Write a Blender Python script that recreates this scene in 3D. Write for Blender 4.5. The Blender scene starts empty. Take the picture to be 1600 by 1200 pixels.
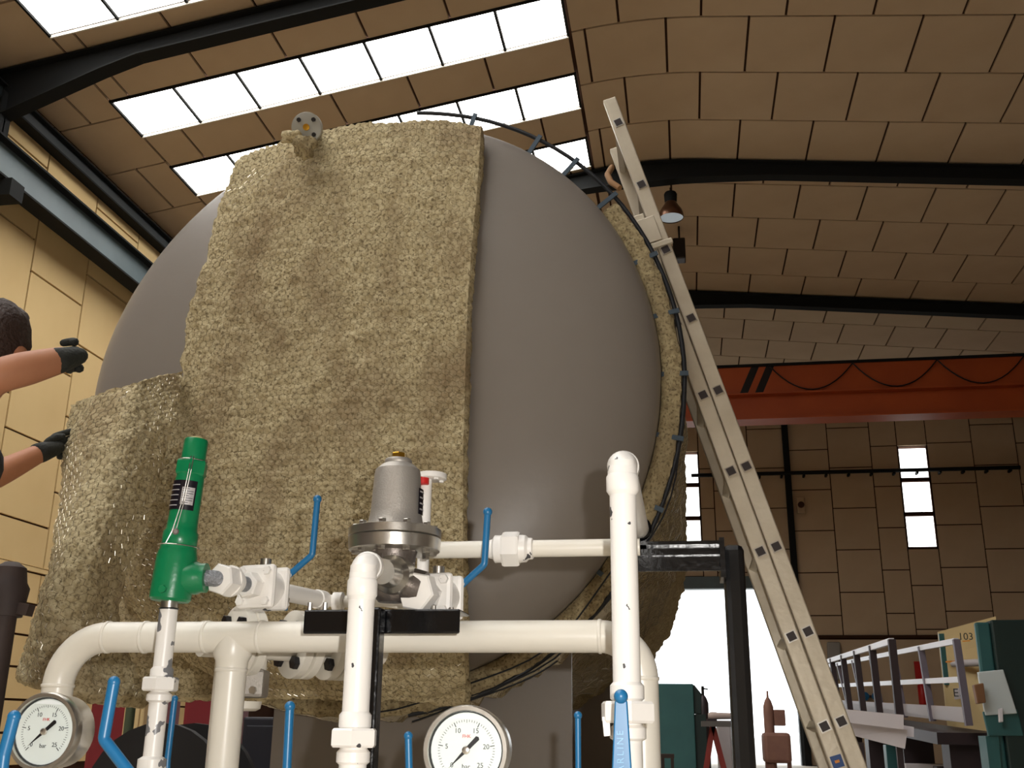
import bpy, math, random
import numpy as np
from mathutils import Vector, Matrix, noise

random.seed(7)
rng = np.random.default_rng(7)
scene = bpy.context.scene
COL = scene.collection

# ------------------------------------------------------------------ camera
F = 1648.0                       # focal length in pixels of the 1600x1200 frame
HC = 0.80                        # height of the camera above the floor
def _axes(pitch, roll, yaw):
    p, r, y = (math.radians(a) for a in (pitch, roll, yaw))
    f0 = np.array([-math.sin(y), math.cos(y), 0]); r0 = np.array([math.cos(y), math.sin(y), 0]); u0 = np.array([0, 0, 1.0])
    fw = math.cos(p) * f0 + math.sin(p) * u0
    up = -math.sin(p) * f0 + math.cos(p) * u0
    return np.array([math.cos(r) * r0 + math.sin(r) * up, -math.sin(r) * r0 + math.cos(r) * up, -fw])
AX = _axes(18.0, 0.66, 9.28)
cam_data = bpy.data.cameras.new('camera'); cam_data.sensor_width = 36.0; cam_data.lens = F * 36 / 1600; cam_data.clip_end = 300; cam_data.clip_start = 0.02
cam = bpy.data.objects.new('camera', cam_data); COL.objects.link(cam)
M = Matrix([list(AX[:, 0]), list(AX[:, 1]), list(AX[:, 2])]).to_4x4()
M.translation = Vector((0, 0, HC)); cam.matrix_world = M
scene.camera = cam

# ------------------------------------------------------------------ light and exposure
world = bpy.data.worlds.new('daylight'); scene.world = world; world.use_nodes = True
wb = world.node_tree.nodes['Background']; wb.inputs[0].default_value = (0.93, 0.97, 1.0, 1); wb.inputs[1].default_value = 3.2
SKYLIGHT_POWER = 8.2
flash = bpy.data.lights.new('camera_flash', 'POINT'); flash.energy = 70.0; flash.shadow_soft_size = 0.008; flash.color = (1.0, 0.97, 0.93)
flash_o = bpy.data.objects.new('camera_flash', flash); COL.objects.link(flash_o); flash_o.location = (0.05, 0.02, HC + 0.045)
scene.view_settings.view_transform = 'Standard'; scene.view_settings.look = 'None'; scene.view_settings.gamma = 1.0
scene.view_settings.use_curve_mapping = False
scene.view_settings.exposure = 0.0

# ------------------------------------------------------------------ helpers
def V(*a): return np.array(a, float)
def ray(x, y): return AX.T @ np.array([(x - 800) / F, -(y - 600) / F, -1.0])
def px(x, y, Y):
    d = ray(x, y); return d * (Y / d[1]) + V(0, 0, HC)
def pz(x, y, Z):                        # Z: world height
    d = ray(x, y); return d * ((Z - HC) / d[2]) + V(0, 0, HC)
def pxx(x, y, X):
    d = ray(x, y); return d * (X / d[0]) + V(0, 0, HC)
def pd(x, y, dep): return ray(x, y) * dep + V(0, 0, HC)
def mpp(x, y, Y): return Y / ray(x, y)[1] / F          # metres per pixel
def unit(v): v = np.asarray(v, float); return v / np.linalg.norm(v)
def frame(ax):
    ax = unit(ax); h = V(0, 0, 1) if abs(ax[2]) < 0.9 else V(1, 0, 0)
    a = unit(np.cross(h, ax)); return a, np.cross(ax, a), ax
def srgb(r, g, b):
    f = lambda c: (c / 255) / 12.92 if c / 255 <= 0.04045 else ((c / 255 + 0.055) / 1.055) ** 2.4
    return (f(r), f(g), f(b), 1)

OFF = {}
class MB:
    def __init__(s): s.v = []; s.f = []
    def add(s, vs, fs):
        n = len(s.v); s.v.extend([tuple(map(float, p)) for p in vs]); s.f.extend([tuple(i + n for i in q) for q in fs]); return s
    def box(s, lo, hi):
        x0, y0, z0 = lo; x1, y1, z1 = hi
        return s.add([(x0,y0,z0),(x1,y0,z0),(x1,y1,z0),(x0,y1,z0),(x0,y0,z1),(x1,y0,z1),(x1,y1,z1),(x0,y1,z1)],
                     [(0,3,2,1),(4,5,6,7),(0,1,5,4),(1,2,6,5),(2,3,7,6),(3,0,4,7)])
    def obox(s, c, a, b, d, ha, hb, hd):     # oriented box, half sizes
        c, a, b, d = map(np.asarray, (c, a, b, d)); vs = []
        for k in (-1, 1):
            for i, j in ((-1,-1),(1,-1),(1,1),(-1,1)): vs.append(c + a*ha*i + b*hb*j + d*hd*k)
        return s.add(vs, [(0,3,2,1),(4,5,6,7),(0,1,5,4),(1,2,6,5),(2,3,7,6),(3,0,4,7)])
    def bar(s, p, q, w, h, up=(0, 0, 1)):    # rectangular bar from p to q
        p, q = np.asarray(p, float), np.asarray(q, float); d = unit(q - p); a = unit(np.cross(up, d)); b = np.cross(d, a)
        return s.obox((p + q) / 2, a, b, d, w / 2, h / 2, np.linalg.norm(q - p) / 2)
    def lathe(s, p, ax, prof, n=24, caps=True, ph=0.0):
        a, b, c = frame(ax); p = np.asarray(p, float); vs = []; fs = []; m = len(prof)
        for t, r in prof:
            for k in range(n):
                th = 2 * math.pi * k / n + ph; vs.append(p + c * t + (a * math.cos(th) + b * math.sin(th)) * r)
        for i in range(m - 1):
            for k in range(n):
                k2 = (k + 1) % n; fs.append((i*n+k, i*n+k2, (i+1)*n+k2, (i+1)*n+k))
        if caps:
            fs.append(tuple(range(n - 1, -1, -1))); fs.append(tuple((m-1)*n + k for k in range(n)))
        return s.add(vs, fs)
    def cyl(s, p, q, r0, r1=None, n=24, caps=True, ph=0.0):
        p, q = np.asarray(p, float), np.asarray(q, float); L = np.linalg.norm(q - p)
        return s.lathe(p, q - p, [(0, r0), (L, r0 if r1 is None else r1)], n, caps, ph)
    def hexn(s, p, q, r, ph=0.26, ch=0.08):
        p, q = np.asarray(p, float), np.asarray(q, float); L = np.linalg.norm(q - p)
        return s.lathe(p, q - p, [(0, r*(1-ch)), (L*.12, r), (L*.88, r), (L, r*(1-ch))], 6, True, ph)
    def tube(s, pts, r, n=12, caps=True):
        pts = [np.asarray(p, float) for p in pts]; m = len(pts); vs = []; fs = []
        rr = r if hasattr(r, '__len__') else [r] * m
        T = [unit(pts[min(i+1, m-1)] - pts[max(i-1, 0)]) for i in range(m)]
        a, b, _ = frame(T[0])
        for i in range(m):
            a = unit(a - T[i] * (a @ T[i])); b = np.cross(T[i], a)
            for k in range(n):
                th = 2 * math.pi * k / n; vs.append(pts[i] + (a * math.cos(th) + b * math.sin(th)) * rr[i])
        for i in range(m - 1):
            for k in range(n):
                k2 = (k + 1) % n; fs.append((i*n+k, i*n+k2, (i+1)*n+k2, (i+1)*n+k))
        if caps: fs.append(tuple(range(n-1, -1, -1))); fs.append(tuple((m-1)*n + k for k in range(n)))
        return s.add(vs, fs)
    def ball(s, c, r, n=12, sq=(1, 1, 1)):
        vs = []; fs = []; c = np.asarray(c, float); m = n // 2
        for i in range(m + 1):
            ph = math.pi * i / m
            for k in range(n):
                th = 2 * math.pi * k / n
                vs.append(c + r * V(math.sin(ph)*math.cos(th)*sq[0], math.sin(ph)*math.sin(th)*sq[1], math.cos(ph)*sq[2]))
        for i in range(m):
            for k in range(n):
                k2 = (k+1) % n; fs.append((i*n+k, (i+1)*n+k, (i+1)*n+k2, i*n+k2))
        return s.add(vs, fs)
    def grid(s, P, flip=False):              # P: (nu, nv, 3)
        nu, nv = P.shape[:2]; fs = []
        for i in range(nu - 1):
            for j in range(nv - 1):
                q = (i*nv+j, (i+1)*nv+j, (i+1)*nv+j+1, i*nv+j+1); fs.append(q[::-1] if flip else q)
        return s.add(P.reshape(-1, 3), fs)
    def ngon_prism(s, pts, d):               # extrude a flat outline by vector d
        pts = [np.asarray(p, float) for p in pts]; d = np.asarray(d, float); n = len(pts)
        return s.add(pts + [p + d for p in pts], [tuple(range(n-1, -1, -1)), tuple(range(n, 2*n))] + [(i, (i+1) % n, n+(i+1) % n, n+i) for i in range(n)])
    def build(s, name, m, parent=None, smooth=None, bevel=0.0, mod=None):
        me = bpy.data.meshes.new(name); off = OFF.get(parent.name, V(0, 0, 0)) if parent else V(0, 0, 0)
        me.from_pydata([tuple(np.array(p) - off) for p in s.v], [], s.f); me.materials.append(m)
        if smooth is not None:
            me.shade_smooth(); me.set_sharp_from_angle(angle=math.radians(smooth))
        o = bpy.data.objects.new(name, me); COL.objects.link(o)
        if parent: o.parent = parent
        OFF[o.name] = off
        if bevel:
            b = o.modifiers.new('bevel', 'BEVEL'); b.width = bevel; b.segments = 2; b.limit_method = 'ANGLE'; b.angle_limit = math.radians(40)
        return o

def tag(o, label, cat=None, group=None, kind=None):
    if label: o['label'] = label
    if cat: o['category'] = cat
    if group: o['group'] = group
    if kind: o['kind'] = kind
    return o
def thing(name, label, cat, loc, group=None, kind=None):
    o = bpy.data.objects.new(name, None); COL.objects.link(o); o.location = tuple(map(float, loc)); o.empty_display_size = 0.05
    OFF[o.name] = np.array(loc, float); return tag(o, label, cat, group, kind)
def inst(o, name, loc, parent, rot=None):
    c = bpy.data.objects.new(name, o if isinstance(o, bpy.types.Mesh) else o.data); COL.objects.link(c); c.parent = parent
    c.location = tuple(np.array(loc, float) - OFF[parent.name]); OFF[c.name] = OFF[parent.name]
    if rot: c.rotation_euler = rot
    return c
def text(s, name, m, parent, c, right, up, size, ext=0.0002, spacing=1.0):
    cu = bpy.data.curves.new(name, 'FONT'); cu.body = s; cu.size = size; cu.align_x = 'CENTER'; cu.align_y = 'CENTER'; cu.extrude = ext
    cu.space_character = spacing; cu.materials.append(m); cu.resolution_u = 3
    tmp = bpy.data.objects.new('tmp', cu); COL.objects.link(tmp); bpy.context.view_layer.update()
    me = bpy.data.meshes.new_from_object(tmp.evaluated_get(bpy.context.evaluated_depsgraph_get())); bpy.data.objects.remove(tmp)
    me.materials.clear(); me.materials.append(m)
    o = bpy.data.objects.new(name, me); COL.objects.link(o); o.parent = parent
    r, u = unit(right), unit(up); n = np.cross(r, u); c = np.asarray(c) - OFF[parent.name]
    o.matrix_local = Matrix([[r[0], u[0], n[0], c[0]], [r[1], u[1], n[1], c[1]], [r[2], u[2], n[2], c[2]], [0, 0, 0, 1]])
    return o

# ------------------------------------------------------------------ materials
MATS = {}
def mat(name, col, rough=0.5, metal=0.0, var=None, vscale=3.0, bump=0.0, bscale=60.0, spec=0.5, emit=None, estr=0.0, chip=None, chip_at=0.62, chip_scale=14.0, detail=4.0, sharp=0.25):
    m = bpy.data.materials.new(name); m.use_nodes = True; nt = m.node_tree; b = nt.nodes['Principled BSDF']; MATS[name] = m
    b.inputs['Base Color'].default_value = col; b.inputs['Roughness'].default_value = rough; b.inputs['Metallic'].default_value = metal
    b.inputs['Specular IOR Level'].default_value = spec
    tc = nt.nodes.new('ShaderNodeTexCoord')
    out = None
    if var is not None:
        n = nt.nodes.new('ShaderNodeTexNoise'); n.inputs['Scale'].default_value = vscale; n.inputs['Detail'].default_value = detail
        nt.links.new(tc.outputs['Object'], n.inputs['Vector'])
        r = nt.nodes.new('ShaderNodeMapRange'); r.inputs[1].default_value = 0.5 - sharp; r.inputs[2].default_value = 0.5 + sharp
        nt.links.new(n.outputs['Fac'], r.inputs[0])
        x = nt.nodes.new('ShaderNodeMix'); x.data_type = 'RGBA'; x.inputs[6].default_value = col; x.inputs[7].default_value = var
        nt.links.new(r.outputs[0], x.inputs[0]); out = x.outputs[2]
    if chip is not None:
        n = nt.nodes.new('ShaderNodeTexNoise'); n.inputs['Scale'].default_value = chip_scale; n.inputs['Detail'].default_value = 3.0
        nt.links.new(tc.outputs['Object'], n.inputs['Vector'])
        r = nt.nodes.new('ShaderNodeMath'); r.operation = 'GREATER_THAN'; r.inputs[1].default_value = chip_at
        nt.links.new(n.outputs['Fac'], r.inputs[0])
        x = nt.nodes.new('ShaderNodeMix'); x.data_type = 'RGBA'; x.inputs[6].default_value = col; x.inputs[7].default_value = chip
        if out is not None: nt.links.new(out, x.inputs[6])
        nt.links.new(r.outputs[0], x.inputs[0]); out = x.outputs[2]
    if out is not None: nt.links.new(out, b.inputs['Base Color'])
    if bump:
        n = nt.nodes.new('ShaderNodeTexNoise'); n.inputs['Scale'].default_value = bscale; n.inputs['Detail'].default_value = 4.0
        nt.links.new(tc.outputs['Object'], n.inputs['Vector'])
        bp = nt.nodes.new('ShaderNodeBump'); bp.inputs['Strength'].default_value = bump; bp.inputs['Distance'].default_value = 0.01
        nt.links.new(n.outputs['Fac'], bp.inputs['Height']); nt.links.new(bp.outputs[0], b.inputs['Normal'])
    if emit is not None:
        b.inputs['Emission Color'].default_value = emit; b.inputs['Emission Strength'].default_value = estr
    return m

PANEL = mat('wood_wool_panel', srgb(206, 184, 156), 0.9, var=srgb(194, 170, 142), vscale=1.3, bump=0.15, bscale=90, spec=0.1)
PANELL = mat('wall_panel_paint', srgb(226, 198, 146), 0.85, var=srgb(216, 186, 134), vscale=0.9, spec=0.15)
JOINT = mat('panel_joint', srgb(70, 48, 36), 0.95, spec=0.1)
DARKST = mat('dark_green_steel', srgb(44, 52, 54), 0.6, var=srgb(36, 42, 46), vscale=2)
GIRD = mat('blue_grey_steel', srgb(92, 108, 112), 0.5, var=srgb(80, 94, 98), vscale=2)
RAFT = mat('rafter_steel', srgb(27, 28, 28), 0.8, spec=0.2)
SKYL = mat('skylight_glazing', (1, 1, 1, 1), 0.5, emit=(1, 0.985, 0.95, 1), estr=SKYLIGHT_POWER)
WINL = mat('window_glazing', (1, 1, 1, 1), 0.5, emit=(0.97, 1, 0.97, 1), estr=4.0)
CONC = mat('concrete_floor', srgb(196, 184, 164), 0.7, var=srgb(172, 160, 142), vscale=0.6, bump=0.1)
YARD = mat('yard_concrete', srgb(190, 188, 182), 0.9)
CREAM = mat('cream_paint', srgb(230, 225, 214), 0.32, var=srgb(224, 218, 204), vscale=5)
WHITE = mat('white_paint', srgb(236, 232, 226), 0.35, chip=srgb(70, 70, 72), chip_at=0.70, chip_scale=38)
CHIP = mat('flaking_white_paint', srgb(234, 230, 224), 0.35, chip=srgb(120, 120, 122), chip_at=0.57, chip_scale=26)
GREEN = mat('green_enamel', srgb(14, 120, 74), 0.3, bump=0.05, bscale=120)
BLUE = mat('blue_enamel', srgb(32, 106, 154), 0.35)
STEEL = mat('machined_steel', srgb(200, 196, 188), 0.28, 0.95, bump=0.05, bscale=40)
CAST = mat('cast_aluminium', srgb(172, 166, 158), 0.5, 0.6, bump=0.1, bscale=400)
BODY = mat('cast_steel_body', srgb(112, 104, 98), 0.4, 0.7, bump=0.1, bscale=300)
BRASS = mat('brass', srgb(200, 150, 50), 0.3, 0.9)
TAPE = mat('sealed_thread', srgb(140, 142, 146), 0.4, 0.5, bump=0.5, bscale=250)
BLACK = mat('black_gloss_paint', srgb(9, 9, 11), 0.16, bump=0.06, bscale=90, spec=0.4)
BLACKR = mat('black_textured_paint', srgb(10, 10, 12), 0.2, bump=0.25, bscale=1600)
BOLT = mat('black_bolt', srgb(22, 20, 22), 0.35)
RED = mat('red_plastic', srgb(190, 30, 28), 0.4)
GREY = mat('grey_primer', srgb(146, 138, 130), 0.36, var=srgb(139, 131, 123), vscale=2.5, bump=0.05, bscale=30)
WIRE = mat('galvanised_wire', srgb(190, 182, 165), 0.24, 0.9)
HOOP = mat('dark_hoop_steel', srgb(52, 54, 58), 0.4, 0.5)
STRAP = mat('blue_grey_strap', srgb(70, 84, 96), 0.4, 0.4)
ALU = mat('worn_aluminium', srgb(216, 206, 186), 0.38, 0.35, var=srgb(190, 178, 156), vscale=7, bump=0.08, bscale=50)
PLUG = mat('rung_plug', srgb(46, 36, 34), 0.5)
ORANGE = mat('crane_orange', srgb(184, 84, 34), 0.5, var=srgb(166, 72, 30), vscale=1.5)
DIAL = mat('dial_white', srgb(214, 222, 218), 0.3)
INK = mat('dial_ink', srgb(50, 54, 56), 0.5)
PLATE = mat('nameplate_black', srgb(24, 22, 30), 0.25)
PLATEW = mat('nameplate_silver', srgb(190, 186, 186), 0.3, 0.3)

def wool_material(name, c1, c2, c3, stain):
    m = bpy.data.materials.new(name); m.use_nodes = True; nt = m.node_tree; b = nt.nodes['Principled BSDF']
    b.inputs['Roughness'].default_value = 0.95; b.inputs['Specular IOR Level'].default_value = 0.12
    tc = nt.nodes.new('ShaderNodeTexCoord')
    def nz(scale, det, lo, hi):
        n = nt.nodes.new('ShaderNodeTexNoise'); n.inputs['Scale'].default_value = scale; n.inputs['Detail'].default_value = det
        nt.links.new(tc.outputs['Object'], n.inputs['Vector'])
        r = nt.nodes.new('ShaderNodeMapRange'); r.inputs[1].default_value = lo; r.inputs[2].default_value = hi
        nt.links.new(n.outputs['Fac'], r.inputs[0]); return r.outputs[0], n
    def mix(f, a, bb):
        x = nt.nodes.new('ShaderNodeMix'); x.data_type = 'RGBA'; nt.links.new(f, x.inputs[0])
        for k, q in ((6, a), (7, bb)):
            if isinstance(q, tuple): x.inputs[k].default_value = q
            else: nt.links.new(q, x.inputs[k])
        return x.outputs[2]
    f1, n1 = nz(45, 6, .38, .66); f2, n2 = nz(5.5, 6, .48, .74); f3, _ = nz(110, 3, .52, .66)
    mp = nt.nodes.new('ShaderNodeMapping'); mp.inputs['Scale'].default_value = (1, 1, .5); nt.links.new(tc.outputs['Object'], mp.inputs[0]); nt.links.new(mp.outputs[0], n2.inputs['Vector'])
    c = mix(f1, c1, c2); c = mix(f2, c, stain); c = mix(f3, c, c3)
    nt.links.new(c, b.inputs['Base Color'])
    n = nt.nodes.new('ShaderNodeTexNoise'); n.inputs['Scale'].default_value = 130; n.inputs['Detail'].default_value = 5
    nt.links.new(tc.outputs['Object'], n.inputs['Vector'])
    bp = nt.nodes.new('ShaderNodeBump'); bp.inputs['Strength'].default_value = 0.55; bp.inputs['Distance'].default_value = 0.008
    nt.links.new(n.outputs['Fac'], bp.inputs['Height']); nt.links.new(bp.outputs[0], b.inputs['Normal'])
    return m
WOOL = wool_material('mineral_wool', srgb(216, 202, 164), srgb(190, 173, 134), srgb(142, 127, 97), srgb(150, 128, 98))
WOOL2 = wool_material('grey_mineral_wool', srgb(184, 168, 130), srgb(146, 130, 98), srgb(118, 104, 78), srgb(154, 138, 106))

# ------------------------------------------------------------------ hall
XL, XRW, YB, YF = -7.84, 10.0, -9.0, 27.2
SF = YF / 30.0
XRIDGE = -0.334; ZR = 8.6 + HC; TL = math.tan(math.radians(9.7)); TR = math.tan(math.radians(5.8))
XA, XB = -1.18, 0.55
def roof(x):
    if x <= XA: return ZR + TL * (x - XRIDGE)
    if x >= XB: return ZR - TR * (x - XRIDGE)
    za, zb = ZR + TL * (XA - XRIDGE), ZR - TR * (XB - XRIDGE)
    lo, hi = 0.0, 1.0
    for _ in range(30):
        t = (lo + hi) / 2; xx = (1-t)**2 * XA + 2*t*(1-t)*XRIDGE + t*t*XB
        if xx < x: lo = t
        else: hi = t
    return (1-t)**2 * za + 2*t*(1-t)*ZR + t*t*zb

def strip_x(x0, x1, step=0.2):
    n = max(1, int(math.ceil((x1 - x0) / step))); return [x0 + (x1 - x0) * i / n for i in range(n + 1)]

fl = MB().box((XL - .3, YB - .3, -.3), (XRW + .3, YF + .15, 0)).build('floor', CONC); tag(fl, None, kind='structure')
yd = MB().box((-40, YF + .15, -.3), (60, 110, -.02)).build('yard_ground', YARD); tag(yd, 'pale concrete yard outside the bright doorway', 'ground', kind='structure')

def ceiling_sheet(name, x0, x1):
    xs = strip_x(x0, x1, 0.25); vs = []; fs = []
    mb = MB()
    for k, dz in ((0, 0.03), (1, 0.16)):
        for x in xs:
            for y in (YB - .3, YF + .3): vs.append((x, y, roof(x) + dz))
    n = len(xs)
    for i in range(n - 1):
        fs.append((2*i, 2*i+1, 2*i+3, 2*i+2)); j = 2*n
        fs.append((j+2*i, j+2*i+2, j+2*i+3, j+2*i+1))
    o = mb.add(vs, fs).build(name, JOINT); tag(o, None, kind='structure'); return o
ceilL = ceiling_sheet('ceiling', XL - .3, XA); ceilR = ceiling_sheet('ceiling', XA, XRW + .3)

_pm = {}
GAP = 0.016
def roof_panel(parent, x0, x1, y0, y1):
    key = (round(x0, 3), round(x1, 3), round(y1 - y0, 3))
    if key not in _pm:
        xs = strip_x(x0 + GAP, x1 - GAP, 0.22 if x0 < XB and x1 > XA else 9); n = len(xs); L = y1 - y0 - 2*GAP; vs = []; fs = []
        for dz in (-0.004, 0.026):
            for x in xs:
                for y in (0, L): vs.append((x - x0, y, roof(x) - roof(x0) + dz))
        j = 2*n
        for i in range(n - 1):
            fs += [(2*i, 2*i+1, 2*i+3, 2*i+2), (j+2*i, j+2*i+2, j+2*i+3, j+2*i+1), (2*i, 2*i+2, j+2*i+2, j+2*i), (2*i+1, j+2*i+1, j+2*i+3, 2*i+3)]
        fs += [(0, j, j+1, 1), (2*n-2, 2*n-1, j+2*n-1, j+2*n-2)]
        me = bpy.data.meshes.new('ceiling_panel'); me.from_pydata(vs, [], fs); me.materials.append(PANEL); _pm[key] = me
    inst(_pm[key], 'ceiling_panel', (x0, y0 + GAP, roof(x0)), parent)

# right slope: rows 1.195 m deep, joints staggered by half a panel
BAY = 5.3; RAFT_Y = [9.68 + 5.29 * k for k in range(-3, 4)]
row_lines = [11.40 + 1.195 * k for k in range(-3, 4)]                     # 7.8 .. 14.98
row_lines += [15.70 + 1.205 * k for k in range(0, 12)]
row_lines = [y for y in row_lines if y < YF - .2] + [YF - .05]
for i in range(len(row_lines) - 1):
    y0, y1 = row_lines[i], row_lines[i + 1]
    ph = 0.05 if i % 2 == 1 else -0.54
    xs = [XA + .02] + [x for x in (ph + 1.03 * k for k in range(-1, 11)) if x > XA + .12 and x < XRW - .1] + [XRW]
    for a, b in zip(xs[:-1], xs[1:]):
        if a > 0.45 * y1 + 1.5: continue
        roof_panel(ceilR, a, b, y0, y1)
# left slope: skylight strips with panel rows between them
SKX0, SKX1 = -6.93, -1.19
strips = []
for k in range(-3, 4):
    for j in range(3):
        y0 = 10.62 + 1.655 * j + BAY * k - (0.18 if k < 0 else 0)
        if YB < y0 < 15: strips.append((y0, y0 + 0.86))
def sky_strip(i, y0, y1, shown):
    t = thing('window_%d' % i, None, None, (SKX0, y0, roof(SKX0)), kind='structure')
    n = 7; w = (SKX1 - SKX0) / n
    nrm = unit(V(-TL, 0, 1)); d = unit(V(1, 0, TL))
    for k in range(n):
        xa, xb = SKX0 + w * k + .022, SKX0 + w * (k + 1) - .022
        ps = [V(xa, y0 + .02, roof(xa)), V(xb, y0 + .02, roof(xb)), V(xb, y1 - .05, roof(xb)), V(xa, y1 - .05, roof(xa))]
        MB().ngon_prism(ps, nrm * .012).build('pane', SKYL, t)
    if shown:
        for k in range(n + 1):
            x = SKX0 + w * k; MB().bar(V(x, y0, roof(x) - .004), V(x, y1, roof(x) - .004), .03, .03).build('glazing_bar', RAFT, t)
        for y in (y0 + .006, y1 - .012):
            MB().bar(V(SKX0, y, roof(SKX0) - .01), V(SKX1, y, roof(SKX1) - .01), .022, .04, up=nrm).build('window_frame', CREAM if y > y0 + .1 else RAFT, t)
for i, (a, b) in enumerate(strips): sky_strip(i + 1, a, b, 7.9 < a < 15)
shown = [s for s in strips if 7.0 < s[0] < 15]
edges = [6.0] + [e for s in shown for e in s] + [15.6, 16.8, 18.0, 19.2, 20.4, 21.6, 22.8, 24.0, 25.2, 26.4, 27.15]
for i in range(0, len(edges) - 1):
    y0, y1 = edges[i], edges[i + 1]
    if any(abs(y0 - s[0]) < 1e-6 for s in shown): continue
    ph = [0.0, 0.5, 0.25][i % 3]
    xs = [SKX0] + [x for x in (SKX0 + 1.03 * (k + ph) for k in range(0, 7)) if SKX0 + .1 < x < SKX1 - .1] + [SKX1 + .01]
    for a, b in zip(xs[:-1], xs[1:]): roof_panel(ceilL, a, b, y0, y1)
yl = 10.98 - 1.17 * 3
for k in range(16):
    y0 = yl + 1.17 * k
    cuts = [XL + .02, SKX0] if k % 2 else [XL + .02, XL + .46, SKX0]
    for a, b in zip(cuts[:-1], cuts[1:]): roof_panel(ceilL, a, b, y0, y0 + 1.17)

# walls: backing sheet, panels proud of it
def wall(name, lo, hi, m=JOINT):
    o = MB().box(lo, hi).build(name, m); tag(o, None, kind='structure'); return o
wL = wall('wall_left', (XL - .3, YB - .3, 0), (XL, YF + .3, roof(XL) + .1))
wR = wall('wall_right', (XRW, YB - .3, 0), (XRW + .3, YF + .3, roof(XRW) + .1), mat('right_wall_paint', srgb(116, 96, 76), .9))
wB = wall('wall_back', (XL, YB - .3, 0), (XRW, YB, ZR + .1), PANEL)
LEDGE = 1.78 + HC
def wall_panel(parent, cache, axis, u0, u1, z0, z1, at, m, name='wall_panel'):
    key = (axis, round(u1 - u0, 3), round(z1 - z0, 3))
    if key not in cache:
        g = 0.014; mb = MB()
        if axis == 'x': mb.box((0, g, g), (.035, u1 - u0 - g, z1 - z0 - g))
        else: mb.box((g, -.035, g), (u1 - u0 - g, 0, z1 - z0 - g))
        me = bpy.data.meshes.new(name); me.from_pydata(mb.v, [], mb.f); me.materials.append(m); cache[key] = me
    inst(cache[key], name, (at, u0, z0) if axis == 'x' else (u0, at, z0), parent)
cl = {}
for c in range(-4, 8):
    y0 = 10.85 + 1.17 * (c - 1); ph = [4.70, 5.29, 5.76, 5.2][c % 4] - 5.0
    zs = sorted(set([LEDGE] + [round(HC + ph + k * 1.0, 3) for k in range(2, 9) if LEDGE + .15 < HC + ph + k < roof(XL) - .15] + [roof(XL)]))
    for a, b in zip(zs[:-1], zs[1:]): wall_panel(wL, cl, 'x', y0, y0 + 1.17, a, b, XL, PANELL)
for k in range(0, 7):                                                     # low block courses under the ledge
    z0 = LEDGE - .06 - .37 * (k + 1)
    if z0 < 0: break
    for j in range(-3, 12): wall_panel(wL, cl, 'x', 6.6 + .9 * j + (.45 if k % 2 else 0), 7.5 + .9 * j + (.45 if k % 2 else 0), z0, z0 + .37, XL, PANELL, 'wall_block')
o = MB().box((XL, YB, LEDGE - .05), (XL + .05, YF, LEDGE)).build('trim_1', PANELL); tag(o, None, kind='structure')

# far wall with doorway and two strip windows
DX0, DX1, DZ = -1.6 * SF, 2.95 * SF, 4.02 * SF + HC; WZ0, WZ1 = 4.72 * SF + HC, 7.60 * SF + HC
W1 = (6.06 * SF, 6.86 * SF, WZ0, WZ1); W2 = (-.15 * SF, .56 * SF, WZ0, WZ1)
wF = thing('wall_far', None, None, (0, YF, 0), kind='structure')
def far_back(x0, x1, z0, z1): MB().box((x0, YF + .05, z0), (x1, YF + .3, z1)).build('backing', JOINT, wF)
far_back(XL, DX0, 0, ZR); far_back(DX1, XRW, 0, WZ0); far_back(DX0, DX1, DZ, WZ0)
far_back(XL, W2[0], WZ0, ZR); far_back(W2[1], W1[0], WZ0, ZR); far_back(W1[1], XRW, WZ0, ZR)
far_back(W2[0], W2[1], WZ1, ZR); far_back(W1[0], W1[1], WZ1, ZR)
cf = {}
FLEDGE = 2.42 * SF + HC
cols = [(-7.84 / SF + 1.208 * k, -7.84 / SF + 1.208 * (k + 1), 7.0 + (.55 if k % 2 else 0)) for k in range(6)] + [(-1.3, -.15, 7.1), (-.15, .56, 7.5), (.56, .95, 7.1), (.95, 1.95, 7.6), (1.95, 3.03, 7.07), (3.03, 4.18, 7.57), (4.18, 5.34, 7.03), (5.34, 6.06, 7.62), (6.06, 6.86, 7.2), (6.86, 8.05, 7.67), (8.05, 9.2, 7.0), (9.2, 10.3, 7.6), (10.3, 11.02, 7.0)]
for x0, x1, ph in [(a * SF, b * SF, c * SF) for a, b, c in cols]:
    zs = [round(HC + ph - 1.155 * SF * k, 3) for k in range(-2, 6)]
    zs = sorted([z for z in zs if FLEDGE + .12 < z < ZR - .3] + [FLEDGE, ZR - .02])
    for a, b in zip(zs[:-1], zs[1:]):
        if x1 <= DX1 + .1 and a < DZ:
            a = max(a, DZ)
            if b - a < .05: continue
        for W in (W1, W2):
            if abs(x0 - W[0]) < .01 and b > W[2] and a < W[3]:
                if a < W[2]: b = W[2]
                elif b > W[3]: a = W[3]
                else: a = b
        if b - a > .05: wall_panel(wF, cf, 'y', x0, x1, a, b, YF + .05, PANEL)
for x0, x1 in ((2.72, 4.9), (4.9, 7.1), (7.1, 9.9)):
    for z0, z1 in ((0, 1.2), (1.2, FLEDGE - .08)): wall_panel(wF, cf, 'y', x0, x1, z0, z1, YF + .05, PANEL)
o = MB().box((2.72, YF - .03, FLEDGE - .06), (XRW, YF + .05, FLEDGE)).build('trim_2', JOINT); tag(o, None, kind='structure')
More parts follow.
